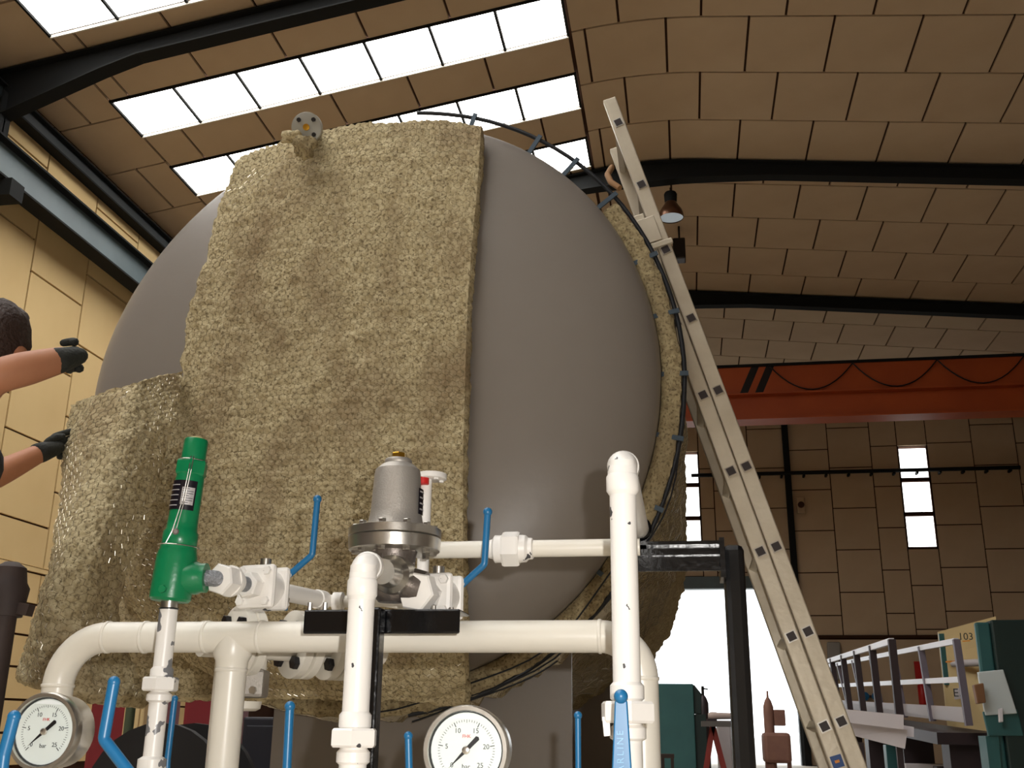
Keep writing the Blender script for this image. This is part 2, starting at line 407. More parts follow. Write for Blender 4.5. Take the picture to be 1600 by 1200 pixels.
for i, W in ((60, W1), (61, W2)):
    t = thing('window_%d' % i, None, None, (W[0], YF, W[2]), kind='structure')
    h = (W[3] - W[2]) / 3
    for k in range(3):
        MB().box((W[0] + .03, YF + .08, W[2] + h * k + .06), (W[1] - .03, YF + .10, W[2] + h * (k + 1) - .06)).build('pane', WINL, t)
        MB().box((W[0], YF + .02, W[2] + h * k - .05), (W[1], YF + .12, W[2] + h * k + .05)).build('window_frame', JOINT, t)
    for x in (W[0], W[1] - .03): MB().box((x, YF + .02, W[2]), (x + .03, YF + .12, W[3])).build('window_frame', JOINT, t)
# door surround
t = thing('door_1', None, None, (DX0, YF, 0), kind='structure')
MB().box((DX0, YF - .05, DZ - .30), (DX1, YF + .25, DZ)).build('lintel', GIRD, t)
MB().box((DX1 - .08, YF - .05, 0), (DX1, YF + .25, DZ)).build('jamb', DARKST, t); MB().box((DX0, YF - .05, 0), (DX0 + .08, YF + .25, DZ)).build('jamb', DARKST, t)

# roof rafters with a haunch at ridge and eaves
def rafter(y):
    t = thing('roof_rafter', 'dark steel rafter under the ceiling', None, (0, y, ZR), kind='structure')
    xs = strip_x(XL + .05, XRW - .05, .45)
    def dep(x): return .23 + .12 * max(0, 1 - abs(x - XRIDGE) / 1.9) + .42 * max(0, 1 - (x - XL) / 1.7) + .4 * max(0, 1 - (XRW - x) / 2.4)
    for part, hw, a, b in (('web', .012, .05, -.03), ('flange', .10, 0, 0), ('flange', .10, 1, 1)):
        vs = []; fs = []
        for x in xs:
            zt = roof(x) - .03; zb = roof(x) - .03 - dep(x)
            if part == 'web': z0, z1 = zt, zb
            elif a == 0: z0, z1 = zt, zt - .02
            else: z0, z1 = zb, zb - .02
            vs += [(x, y - hw, z0), (x, y + hw, z0), (x, y + hw, z1), (x, y - hw, z1)]
        for i in range(len(xs) - 1):
            for k in range(4): fs.append((4*i + k, 4*i + (k+1) % 4, 4*i + 4 + (k+1) % 4, 4*i + 4 + k))
        fs += [(3, 2, 1, 0), tuple(4*(len(xs)-1) + k for k in range(4))]
        MB().add(vs, fs).build(part, RAFT, t)
    for x in (XL + .02, XRW - .24):
        c = MB(); c.box((x, y - .1, 0), (x + .02, y + .1, roof(x) - .3)).box((x + .18, y - .1, 0), (x + .20, y + .1, roof(x) - .3)).box((x, y - .01, 0), (x + .2, y + .01, roof(x) - .3))
        c.build('column', RAFT, t)
for y in RAFT_Y[2:]: rafter(y)

# crane runway along the left wall, upper wall beam
def ibeam(name, y0, y1, x0, x1, z0, z1, m, label, cat, kind='structure'):
    t = thing(name, label, None if kind == 'structure' else cat, (x0, y0, z0), kind=kind); xc = (x0 + x1) / 2
    MB().box((xc - .012, y0, z0), (xc + .012, y1, z1)).build('web', m, t)
    MB().box((x0, y0, z0 - .025), (x1, y1, z0)).build('flange', RAFT, t); MB().box((x0, y0, z1), (x1, y1, z1 + .025)).build('flange', RAFT, t)
    return t
ibeam('runway_girder', YB, YF - .2, XL + .22, XL + .46, 5.86 + HC, 6.28 + HC, GIRD, 'blue grey crane runway girder along the left wall', 'girder')
ibeam('eaves_beam', YB, YF - .2, XL + .04, XL + .20, 6.93 + HC, 7.12 + HC, DARKST, 'dark green beam under the left eaves', 'beam')
ibeam('runway_girder', YB, YF - .2, XRW - .46, XRW - .22, 5.86 + HC, 6.28 + HC, DARKST, 'dark crane runway girder along the right wall', 'girder')
for k in range(5):
    y = 9.68 + 5.29 * k
    for xs in ((XL + .4, XL + .12), (XRW - .4, XRW - .12)):
        o = MB().box((min(xs) - .12, y - .12, 5.62 + HC), (max(xs) + .14, y + .12, 5.83 + HC)).build('girder_bracket', RAFT); tag(o, 'dark bracket carrying the crane runway girder', kind='structure')

# far wall services
o = MB().box((2.66, YF - .14, 0), (2.81, YF - .005, 8.1 + HC)).build('wall_column', RAFT); tag(o, 'dark steel column on the far wall', kind='structure')
zc = .2285 * YF + HC
t = thing('wall_conduit', 'dark horizontal conduit pipe crossing the far wall behind the ladder', 'conduit', (0.4, YF - .2, zc))
MB().tube([V(.3, YF - .2, zc), V(8.3, YF - .2, zc)], .05, 8).build('pipe', RAFT, t, 40)
for x in np.arange(.9, 8.2, .55): MB().box((x, YF - .22, zc - .09), (x + .05, YF, zc - .03)).build('pipe_clip', RAFT, t)
o = thing('wall_bell', 'small brown box fixed beside the dark far wall column', 'junction box', (2.95, YF, 5.35 + HC))
MB().box((2.9, YF - .15, 5.2 + HC), (3.1, YF + .02, 5.6 + HC)).build('box', PANEL, o, bevel=.02); MB().cyl((3.0, YF - .16, 5.4 + HC), (3.0, YF - .2, 5.4 + HC), .08, n=12).build('cover', JOINT, o, 40)

# bridge crane
YC = 20.9; zb, zm, zt = .285 * YC + HC, .3095 * YC + HC, .337 * YC + HC
t = thing('bridge_crane', 'orange overhead bridge crane girder with black end stripes spanning the hall', 'crane', (0, YC, zb))
MB().box((XL + .3, YC, zm), (XRW - .3, YC + .36, zt)).build('upper_girder', ORANGE, t)
MB().box((XL + .3, YC - .09, zm - .03), (XRW - .3, YC + .45, zm)).build('flange', ORANGE, t)
MB().box((XL + .3, YC + .10, zb), (XRW - .3, YC + .30, zm - .03)).build('lower_girder', ORANGE, t)
MB().box((XL + .3, YC - .05, zb - .03), (XRW - .3, YC + .45, zb)).build('flange', ORANGE, t)
MB().box((XL + .3, YC - .05, zt), (XRW - .3, YC + .40, zt + .05)).build('cable_track', RAFT, t)
for x0 in (1.55, 1.85, 7.75, 8.1, 8.45):
    MB().ngon_prism([V(x0 - .28, YC - .004, zm + .005), V(x0 - .12, YC - .004, zm + .005), V(x0 + .14, YC - .004, zt), V(x0 - .02, YC - .004, zt)], V(0, .003, 0)).build('stripe', BOLT, t)
for k in range(4):
    a, b = 1.9 + 1.62 * k, 1.9 + 1.62 * (k + 1)
    MB().tube([V(a + (b - a) * s, YC - .06, zt - .02 - .52 * (1 - (2*s - 1)**2)) for s in np.linspace(0, 1, 15)], .014, 6).build('festoon_cable', BOLT, t, 60)
for x in (XL + .35, XRW - .55): MB().box((x - .02, YC - 1.0, 6.32 + HC), (x + .22, YC + 1.4, 6.62 + HC)).build('end_carriage', ORANGE, t)
t = thing('crane_hoist', 'orange hoist trolley box standing on the right end of the crane', 'hoist', (8.0, YC + .2, zt))
MB().box((7.75, YC - .1, zt + .05), (9.2, YC + .7, zt + .5)).build('housing', ORANGE, t, bevel=.04)
MB().cyl((7.9, YC - .2, zt + .3), (9.0, YC - .2, zt + .3), .12, n=14).build('rope_drum', RAFT, t, 40)

# pendant lamps
def bay_lamp(c, s, label, lit=False):
    t = thing('pendant_lamp', label, 'lamp', c)
    a = V(0, 0, 1); c = np.asarray(c, float)
    MB().lathe(c, a, [(0, .235*s), (.06*s, .245*s), (.16*s, .22*s), (.27*s, .15*s), (.34*s, .115*s)], 28, False).build('lamp_shade', mat('lamp_bronze', srgb(92, 62, 44), .3, .6) if 'lamp_bronze' not in MATS else MATS['lamp_bronze'], t, 40)
    MB().lathe(c, a, [(.34*s, .115*s), (.36*s, .12*s), (.52*s, .13*s), (.56*s, .11*s), (.57*s, .03*s)], 24).build('lamp_housing', RAFT, t, 40)
    MB().lathe(c, a, [(.012*s, .232*s), (.03*s, .232*s)], 28).build('lens', mat('lamp_glass', srgb(176, 190, 205), .12, .2) if 'lamp_glass' not in MATS else MATS['lamp_glass'], t, 40)
    top = roof(c[0]) - .33
    MB().tube([c + V(0, 0, .55*s), V(c[0], c[1], top)], .012, 6).build('cord', BOLT, t)
    return t
YLAMP = 15.25
lp = px(1049, 341, YLAMP); bay_lamp(lp, 0.80, 'bronze bell shaped pendant lamp hanging from the rafter beside the ladder')
b = px(1062, 387, 17.2)
t = thing('wall_speaker', 'small black box hanging from the ceiling just right of the ladder', 'speaker', b)
MB().box(b + V(-.12, 0, -.2), b + V(.1, .25, .2)).build('cabinet', BOLT, t, bevel=.02); MB().tube([b + V(0, .1, .2), V(b[0], b[1] + .1, roof(b[0]))], .02, 6).build('bracket', BOLT, t)

# ------------------------------------------------------------------ tank
TC = V(-1.055, 3.40, 1.136 + HC); TR0 = 1.018; TA = 0.23
_res = sorted([(math.degrees(math.atan2(px(x, y, 3.4)[2] - TC[2], px(x, y, 3.4)[0] - TC[0])) % 360, e) for (x, y), e in
        zip([(757,212),(850,250),(920,310),(1000,430),(1030,560),(1032,640),(1012,730),(960,850),(890,950),(335,310),(250,400),(185,500),(143,610)],
            [.017,.020,.005,-.005,-.014,-.009,-.013,-.003,.019,-.018,-.022,-.003,.025])])
def tr(th):                                    # slightly out-of-round shell radius, th in radians
    d = math.degrees(th) % 360
    xs = [a for a, _ in _res]; ys = [b for _, b in _res]; xs = [xs[-1] - 360] + xs + [xs[0] + 360]; ys = [ys[-1]] + ys + [ys[0]]
    w = 0; acc = 0
    for k in range(-3, 4): acc += np.interp(d + 6*k, xs, ys); w += 1
    return TR0 + acc / w
TRT = [tr(math.radians(a)) for a in range(361)]
def trf(th):
    d = math.degrees(th) % 360; i = int(d); return TRT[i] * (1 - d + i) + TRT[i + 1] * (d - i)
def tank_pt(th, r, Y): return V(TC[0] + math.cos(th) * r, Y, TC[2] + math.sin(th) * r)
def head_y(x, z, grow=0.0, out=0.0):
    dx, dz = x - TC[0], z - TC[2]; q = math.hypot(dx, dz) / (trf(math.atan2(dz, dx)) + grow)
    return TC[1] - (TA * math.sqrt(max(0.0, 1 - q ** 3.0)) + out)
def on_head(x, y, grow=0.05, out=0.055):       # the point of the (padded) head under a direction
    Y = 3.2
    for _ in range(25):
        p = px(x, y, Y); Y = .5 * Y + .5 * head_y(p[0], p[2], grow, out)
    return px(x, y, Y)
# far end of the shell from the outline at the lower right
YFAR = 7.2
tank = thing('storage_tank', 'large grey horizontal steel tank with a domed end half wrapped in insulation', 'tank', (TC[0], TC[1], TC[2] - TR0))
N = 128
ths = [2*math.pi*k/N for k in range(N + 1)]
P = np.array([[tank_pt(th, trf(th) * math.sin(u), TC[1] - TA * max(0, 1 - math.sin(u) ** 3.0) ** .5) for u in np.linspace(0.001, math.pi/2, 30)] for th in ths])
MB().grid(P).build('head', GREY, tank, 60)
P = np.array([[tank_pt(th, trf(th), Y) for Y in (TC[1], TC[1] + .03, TC[1] + .06, YFAR)] for th in ths])
MB().grid(P).build('shell', GREY, tank, 60)
P = np.array([[tank_pt(th, trf(th) * math.sin(u), YFAR + TA * math.cos(u)) for u in np.linspace(math.pi/2, 0.001, 12)] for th in ths])
MB().grid(P).build('head', GREY, tank, 60)
# insulation support hoop with stand-off spacers round the open top and right side
RH = .078
MB().tube([tank_pt(math.radians(a), trf(math.radians(a)) + RH, TC[1] + .02) for a in np.arange(84, -84, -3)], .008, 8).build('support_hoop', HOOP, tank, 60)
for a in (72, 58, 49, 38.5, 24, 12, 0, -12, -25, -40):
    th = math.radians(a); MB().bar(tank_pt(th, trf(th) - .005, TC[1] + .01), tank_pt(th, trf(th) + RH + .012, TC[1] + .008), .016, .008, up=(0, 1, 0)).build('spacer', STRAP, tank)
# saddles
for Y in (3.72, 6.2):
    th = [math.radians(a) for a in np.linspace(-112, -50, 17)]
    out = [tank_pt(a, trf(a) + .004, Y) for a in th]; out = out + [V(out[-1][0], Y, 0.06), V(out[0][0], Y, 0.06)]
    MB().ngon_prism(out, V(0, .02, 0)).build('saddle', GREY, tank)
    MB().box((out[0][0] - .05, Y - .12, 0), (out[-3][0] + .05, Y + .14, .06)).build('saddle_foot', GREY, tank)

# mineral wool with hexagonal wire facing
HEXS = 0.0135                                   # hexagon side
def hexbump(u, v):
    # distance to the nearest hexagon centre, 1 at centre, 0 at the wire
    a = HEXS * math.sqrt(3); b = HEXS * 3
    def d(uu, vv): return np.maximum(np.abs(uu) , np.abs(uu) * .5 + np.abs(vv) * math.sqrt(3) / 2)
    u1 = (u + a/2) % a - a/2; v1 = (v + b/2) % b - b/2
    u2 = u % a - a/2; v2 = v % b - b/2
    dd = np.minimum(d(u1, v1), d(u2, v2)) / (a / 2)
    return np.clip(1 - dd ** 2, 0, 1)
def fbm(P, s, o=3):
    out = np.zeros(P.shape[:2])
    for i in range(P.shape[0]):
        for j in range(P.shape[1]): out[i, j] = noise.fractal(Vector(P[i, j] * s), 1.0, 2.0, o)
    return out
def normals(P, ref):
    du = np.gradient(P, axis=0); dv = np.gradient(P, axis=1); n = np.cross(du, dv); n /= np.linalg.norm(n, axis=2, keepdims=True) + 1e-12
    s = np.sign((n * ref).sum(2, keepdims=True)); s[s == 0] = 1; return n * s
def hex_wire(P, Nn, U, Vv, r, lift):
    """thin wires along the hexagon edges of a surface sampled on a (u, v) grid, returned as a mesh builder"""
    nu, nv = P.shape[:2]; mb = MB(); S3 = math.sqrt(3)
    umin, umax, vmin, vmax = U.min(), U.max(), Vv.min(), Vv.max()
    # U varies with axis 0 and Vv with axis 1 (both rows monotone)
    def at(u, v):
        j = (v - vmin) / (vmax - vmin) * (nv - 1); j0 = int(min(max(j, 0), nv - 2)); fj = j - j0
        col = U[:, j0] * (1 - fj) + U[:, j0 + 1] * fj
        if u < col[0] or u > col[-1] or j < 0 or j > nv - 1: return None
        i = np.interp(u, col, np.arange(nu)); i0 = int(min(i, nu - 2)); fi = i - i0
        q = lambda A: (A[i0, j0]*(1-fi) + A[i0+1, j0]*fi)*(1-fj) + (A[i0, j0+1]*(1-fi) + A[i0+1, j0+1]*fi)*fj
        n = q(Nn); return q(P) + n * lift, n
    a = HEXS * S3; vs = []; fs = []
    for kv in range(int(vmin / (1.5*HEXS)) - 1, int(vmax / (1.5*HEXS)) + 2):
        cv = kv * 1.5 * HEXS
        for ku in range(int(umin / a) - 1, int(umax / a) + 2):
            cu = ku * a + (a / 2 if kv % 2 else 0)
            c = [(cu + HEXS * math.sin(t), cv + HEXS * math.cos(t)) for t in (math.radians(0), math.radians(60), math.radians(120), math.radians(180))]
            pts = [at(*q) for q in c]
            for p, q in zip(pts[:-1], pts[1:]):
                if p is None or q is None: continue
                d = q[0] - p[0]; L = np.linalg.norm(d)
                if L < 1e-6 or L > .1: continue
                d /= L; s = np.cross(d, p[1]); k = len(vs)
                for e in (p, q): vs += [e[0] + s*r, e[0] + e[1]*r*1.4, e[0] - s*r]
                fs += [(k, k+1, k+4, k+3), (k+1, k+2, k+5, k+4)]
    return mb.add(vs, fs)
def blanket(name, label, P, U, Vv, ref, mparent, thick=.055, amp=.0046, rough=.007, wool=WOOL, wire=True, parent=None):
    ref = np.asarray(ref, float); n0 = normals(P, ref)
    hb = hexbump(U, Vv); lump = fbm(P * V(1, 1, 1.6), 11, 4); fine = fbm(P + 7, 55, 3)
    D = P + n0 * (amp * (hb - .35) + rough * lump + .006 * fine)[..., None]
    nu, nv = P.shape[:2]
    if parent is None: root = thing(name, label, 'insulation', (P[nu//2, :, 0].mean(), P[nu//2, :, 1].mean(), P[..., 2].min()))
    else: root = parent
    mb = MB().grid(D)
    # edges: thickness going inwards, ragged
    rim = [(i, 0) for i in range(nu)] + [(nu-1, j) for j in range(1, nv)] + [(i, nv-1) for i in range(nu-2, -1, -1)] + [(0, j) for j in range(nv-2, 0, -1)]
    rings = []
    for k in range(0, 6):
        ring = []
        for (i, j) in rim:
            w = (0 if k == 0 else .007 * noise.noise(Vector(P[i, j] * 40 + k * 3.1)) + .006 * noise.noise(Vector(P[i, j] * 15 + k)))
            inner = P[min(max(i, 2), nu-3), min(max(j, 2), nv-3)]; e = P[i, j] - inner; e = e / (np.linalg.norm(e) + 1e-9)
            ring.append((D[i, j] if k == 0 else D[i, j] - n0[i, j] * thick * k / 5) + e * (.012 * math.sin(math.pi * k / 5) + w))
        rings.append(ring)
    R = np.array(rings); R = np.concatenate([R, R[:, :1]], axis=1); mb.grid(R)
    o = mb.build('wool_mat', wool, root, 80)
    if wire:
        w = hex_wire(D, n0, U, Vv, .0006, .0012).build('wire_mesh', WIRE, root); tag(w, 'hexagonal galvanised wire mesh', kind='stuff')
    return root

# the long mat hanging down the middle of the domed end
Lp = [(372, 246), (352, 300), (335, 350), (318, 410), (300, 470), (290, 520), (284, 590), (268, 640), (248, 700), (228, 760), (208, 830), (196, 900), (178, 970), (182, 1040), (205, 1088)]
Rp = [(752, 197), (748, 260), (742, 330), (736, 400), (731, 470), (728, 540), (726, 620), (724, 690), (723, 760), (723, 840), (724, 920), (725, 1000), (727, 1060), (727, 1098)]
Tp = [(372, 246), (410, 232), (455, 217), (510, 203), (570, 194), (650, 188), (710, 189), (752, 197)]
def resample(pts, n):
    pts = np.array(pts, float); d = np.r_[0, np.cumsum(np.linalg.norm(np.diff(pts, axis=0), axis=1))]
    t = np.linspace(0, d[-1], n); return np.stack([np.interp(t, d, pts[:, k]) for k in range(2)], 1)
NU, NV = 150, 300
l2, r2, t2 = resample(Lp, NV), resample(Rp, NV), resample(Tp, NU)
b2 = np.stack([np.linspace(l2[-1, 0], r2[-1, 0], NU), np.linspace(l2[-1, 1], r2[-1, 1], NU)], 1)
for j in range(NV): l2[j, 0] += 7 * noise.fractal(Vector((j * .06, 3, 0)), 1, 2, 3)
lw = np.array([on_head(*p) for p in l2]); rw = np.array([on_head(*p) for p in r2]); tw = np.array([on_head(*p) for p in t2]); bw = np.array([on_head(*p) for p in b2])
s = np.linspace(0, 1, NU)[:, None, None]; t_ = np.linspace(0, 1, NV)[None, :, None]
P = (1-s)*lw[None] + s*rw[None] + (1-t_)*tw[:, None] + t_*bw[:, None] - ((1-s)*(1-t_)*lw[0] + s*(1-t_)*rw[0] + (1-s)*t_*lw[-1] + s*t_*rw[-1])
for i in range(NU):
    for j in range(NV): P[i, j, 1] = head_y(P[i, j, 0], P[i, j, 2], .05, .055)
Vc = np.broadcast_to(-np.linspace(0, 1, NV)[None, :] * -1 * np.linalg.norm(np.diff(P[NU//2], axis=0), axis=1).sum(), (NU, NV)).copy()
Uc = P[..., 0].copy()
mat1 = blanket('insulation_blanket', 'tan mineral wool blanket in wire mesh hanging over the tank end', P, Uc, Vc, (0, -1, 0), None)

# the lower left mat, being pulled round the tank side by the worker
A = [px(113, 634, 2.95), px(160, 618, 2.93), px(222, 604, 2.93), on_head(293, 584) + V(0, -.03, 0)]      # top edge
B = [px(24, 1058, 2.75), px(95, 1076, 2.70), px(168, 1086, 2.72), px(238, 1092, 2.85)]                    # bottom edge
Lc = [px(113, 634, 2.95), px(97, 700, 2.92), px(94, 780, 2.86), px(78, 880, 2.8), px(48, 980, 2.77), px(24, 1058, 2.75)]
Rc = [on_head(293, 584) + V(0, -.03, 0), px(273, 660, 2.98), px(254, 730, 2.94), px(230, 810, 2.88), px(200, 890, 2.84), px(186, 960, 2.82), px(205, 1030, 2.83), px(238, 1092, 2.85)]
def res3(pts, n):
    pts = np.array(pts, float); d = np.r_[0, np.cumsum(np.linalg.norm(np.diff(pts, axis=0), axis=1))]; t = np.linspace(0, d[-1], n)
    q = np.stack([np.interp(t, d, pts[:, k]) for k in range(3)], 1)
    for _ in range(max(2, n // 12)):
        q[1:-1] = (q[:-2] + 2*q[1:-1] + q[2:]) / 4
    return q
NU, NV = 64, 150
tw, bw, lw, rw = res3(A, NU), res3(B, NU), res3(Lc, NV), res3(Rc, NV)
s = np.linspace(0, 1, NU)[:, None, None]; t_ = np.linspace(0, 1, NV)[None, :, None]
P = (1-s)*lw[None] + s*rw[None] + (1-t_)*tw[:, None] + t_*bw[:, None] - ((1-s)*(1-t_)*lw[0] + s*(1-t_)*rw[0] + (1-s)*t_*lw[-1] + s*t_*rw[-1])
P[..., 1] -= (.10 * np.sin(math.pi * s) ** 1.0 * (0.35 + .65 * t_))[..., 0]
wd = np.linalg.norm(P[0] - P[-1], axis=1)
Uc = np.linspace(0, 1, NU)[:, None] * wd[None]; Vc = np.broadcast_to(np.linspace(0, 1, NV)[None] * np.linalg.norm(np.diff(P[NU//2], axis=0), axis=1).sum(), (NU, NV)).copy()
blanket('insulation_blanket', 'loose mineral wool mat at the lower left gripped by the worker', P, Uc, Vc, (0, -1, 0), None, thick=.05)

# wool round the shell: right side and underneath, with its cut front edge showing
def shell_wool():
    a0, a1 = 37, -118; n = 190; m = 70
    th = np.radians(np.linspace(a0, a1, n)); ys = np.r_[np.linspace(0, .2, 14), np.linspace(.24, YFAR - TC[1], m - 14)]
    P = np.array([[tank_pt(t, trf(t) + .066 + .012 * max(0, -math.sin(t)), TC[1] + .012 + y) for y in ys] for t in th])
    ref = np.array([[[math.cos(t), 0, math.sin(t)]] * m for t in th])
    U = np.broadcast_to(th[:, None] * -1.08, (n, m)).copy(); Vv = np.broadcast_to(ys[None], (n, m)).copy()
    n0 = normals(P, ref); wr = fbm(P * V(3.2, .55, 3.2), 5.5, 4)
    ramp = np.clip(.18 + ys / .22, 0, 1)[None, :]; D = P + n0 * (.026 * wr * ramp + .005 * fbm(P, 40, 2))[..., None]
    root = thing('insulation_blanket', 'brown wire faced wool wrapped round the right side and underside of the tank', 'insulation', (TC[0] + .6, 5, TC[2] - TR0))
    mb = MB().grid(D)
    F_ = np.array([[D[i, 0] * (1 - k/6) + (tank_pt(t, trf(t) + .002, TC[1] + .012)) * (k/6) + V(0, -1, 0) * (.014 * math.sin(math.pi*k/6) + .010 * noise.noise(Vector(D[i, 0]*30 + k))) for k in range(7)] for i, t in enumerate(th)])
    mb.grid(F_, True); mb.build('wool_mat', WOOL2, root, 80)
    w = hex_wire(D[:, :46], n0[:, :46], -Uc_fix(U[:, :46]), Vv[:, :46], .0007, .001).build('wire_mesh', WIRE, root); tag(w, 'hexagonal galvanised wire mesh', kind='stuff')
    for k, (a_0, a_1, dr, dy) in enumerate([(-35, -86, .05, -.012), (-55, -80, .10, -.02), (-15, -70, .085, .01)]):
        MB().tube([tank_pt(math.radians(a), trf(math.radians(a)) + dr + .012 * math.sin(a * .2), TC[1] + dy) for a in np.linspace(a_0, a_1, 16)], .003, 6).build('tie_wire', HOOP, root, 60)
    return root
def Uc_fix(U): return -(U - U.min())
shell_wool()

# flanged nozzle poking out of the mat at the top
c = px(479, 199, 3.06); nz = thing('pipe_nozzle', 'small round blank flange poking out of the blanket top', 'flange', c + V(0, .1, -.1))
ax = unit(V(.10, -.86, -.38)); c = px(479, 199, 3.10)
MB().lathe(c, ax, [(-.02, .05), (-.018, .054), (.0, .054), (.002, .05)], 28).build('flange_disc', mat('dusty_grey_steel', srgb(168, 166, 156), .5, .3), nz, 30)
MB().cyl(c - ax*.16, c - ax*.018, .026, n=16).build('neck', GREY, nz, 40)
fa, fb, _ = frame(ax)
for k in range(4):
    th = math.pi/4 + k*math.pi/2; q = c + (fa*math.cos(th) + fb*math.sin(th)) * .037
    MB().hexn(q, q + ax*.007, .0085).build('bolt', BOLT, nz)
MB().lathe(c, ax, [(.002, .012), (.008, .012), (.009, .006)], 10).build('plug', BRASS, nz, 40)
q = px(476, 228, 3.07); 
tuft = thing('wool_tuft', 'torn tuft of wool hanging below the blank flange', 'insulation', q - V(0, 0, .05))
P = []
mb = MB().ball(q, .04, 28, (1.0, .7, 1.1)); mb.v = [tuple(np.array(v) + (np.array(v) - q) * .55 * noise.fractal(Vector(np.array(v) * 38), 1, 2, 3)) for v in mb.v]
mb.build('tuft', WOOL2, tuft, 80)
mb = MB().ball(q + V(-.055, .02, .05), .03, 20, (1.2, .7, .7)); mb.v = [tuple(np.array(v) + (np.array(v) - q - V(-.055, .02, .05)) * .6 * noise.fractal(Vector(np.array(v) * 45), 1, 2, 3)) for v in mb.v]
mb.build('tuft', WOOL, tuft, 80)

# ------------------------------------------------------------------ ladder
YLD = 3.50; LW = .36
holes = [V(a, b) * YLD for a, b in [(-.0196,.4632),(.0049,.3865),(.0286,.3103),(.0509,.2329),(.0723,.1548),(.0958,.0786),(.1166,.0033)]]
ld = unit(holes[-1] - holes[0]); ld3 = V(ld[0], 0, ld[1]); ln3 = V(-ld[1], 0, ld[0])      # down the ladder, and to its right in the picture
sp = np.linalg.norm(holes[-1] - holes[0]) / 6
h0 = V(holes[0][0], YLD, holes[0][1] + HC)
ladder = thing('extension_ladder', 'long aluminium extension ladder leaning against the right side of the tank', 'ladder', (0.6, YLD + .2, 0))
def rail(p, q, y0, y1, w, name='stile'):
    c = (p + q) / 2; return MB().obox(V(c[0], (y0 + y1)/2, c[2]), ln3, V(0, 1, 0), ld3, w/2, (y1 - y0)/2, np.linalg.norm(q - p)/2).build(name, ALU, ladder, bevel=.004)
base_top = h0 - ld3 * .17; foot = h0 + ld3 * ((h0[2] - .02) / -ld3[2])
offn = .0535
fly_top = h0 + ln3 * offn - ld3 * (2 * sp + .115); fly_bot = h0 + ln3 * offn + ld3 * (6 * sp + .62)
for y0 in (YLD, YLD + LW):
    rail(base_top, foot, y0, y0 + .026, .050); rail(fly_top, fly_bot, y0 - .002, y0 + .026, .050)
    mb = MB().obox(foot + V(0, y0 - YLD + .013, .01), ln3, V(0, 1, 0), ld3, .034, .022, .03); mb.build('rubber_foot', BOLT, ladder, bevel=.006)
def rung(p):
    MB().obox(V(p[0], YLD + LW/2 + .013, p[2]), unit(ln3 + ld3), V(0, 1, 0), unit(ln3 - ld3), .014, LW/2 - .013, .014).build('rung', ALU, ladder, bevel=.003)
    a, b = unit(ln3*.93 - ld3*.12), unit(ld3*.93 + ln3*.12); q = V(p[0], YLD, p[2])
    k = MB().obox(q + V(0, -.003, 0), a, V(0, 1, 0), b, .0165, .003, .0165).build('rung_collar', STEEL, ladder)
    MB().obox(q + V(0, -.0055, 0), a, V(0, 1, 0), b, .013, .002, .013).build('rung_plug', PLUG, k)
nb = int((foot[2] - h0[2]) / (ld3[2] * sp)) + 1
for k in range(0, nb + 1):
    p = h0 + ld3 * sp * k
    if p[2] > .12: rung(p)
for k in range(-2, 8):
    p = h0 + ln3 * offn + ld3 * sp * k + ln3 * .0
    if p[2] > .25: rung(p)
# guide bracket holding the two sections together, hook and label
bc = h0 + ln3 * offn * .5 - ld3 * .09
for y0 in (YLD, YLD + LW):
    mb = MB().obox(V(bc[0], y0 - .012, bc[2]) - ln3*.012, ln3, V(0, 1, 0), ld3, .040, .005, .05); mb.obox(V(bc[0], y0 - .010, bc[2]) + ld3*.066, ln3, V(0, 1, 0), ld3, .060, .008, .010)
    mb.build('guide_bracket', ALU, ladder, bevel=.003)
hk = px(962, 262, YLD + .1); t1 = fly_top + ld3*.12
MB().tube([hk + V(-.02, .1, .06), hk + V(-.035, .05, 0), hk + V(-.02, 0, -.06), hk + V(.015, -.02, -.1)], .012, 8).build('hook', mat('brown_rope', srgb(150, 110, 70), .8), ladder, 60)
for k in (3, 4, 5):                                         # brackets showing on the inner rail
    p = h0 + ld3 * (sp * k + .06); MB().obox(V(p[0], YLD + LW - .01, p[2]) + ln3*.034, ln3, V(0, 1, 0), ld3, .012, .012, .035).build('rail_bracket', mat('brown_bracket', srgb(120, 92, 72), .5, .4) if 'brown_bracket' not in MATS else MATS['brown_bracket'], ladder, bevel=.003)
p = h0 + ld3 * (6 * sp + .105) ; q = V(p[0], YLD - .001, p[2])
lb = MB().obox(q, ln3, V(0, 1, 0), ld3, .017, .0006, .018).build('label_sticker', mat('label_blue', srgb(30, 70, 130), .4), ladder)
MB().obox(q + V(0, -.001, 0), ln3, V(0, 1, 0), ld3, .007, .0005, .004).build('label_mark', mat('label_orange', srgb(220, 140, 50), .5), lb)
for k in range(5):
    w = (.010, .014, .008, .013, .010)[k]
    MB().obox(q + ld3 * (.032 + .011 * k) + V(0, -.0002, 0) + ln3*.003, ln3, V(0, 1, 0), ld3, w, .0005, .0028).build('label_print', INK, lb)

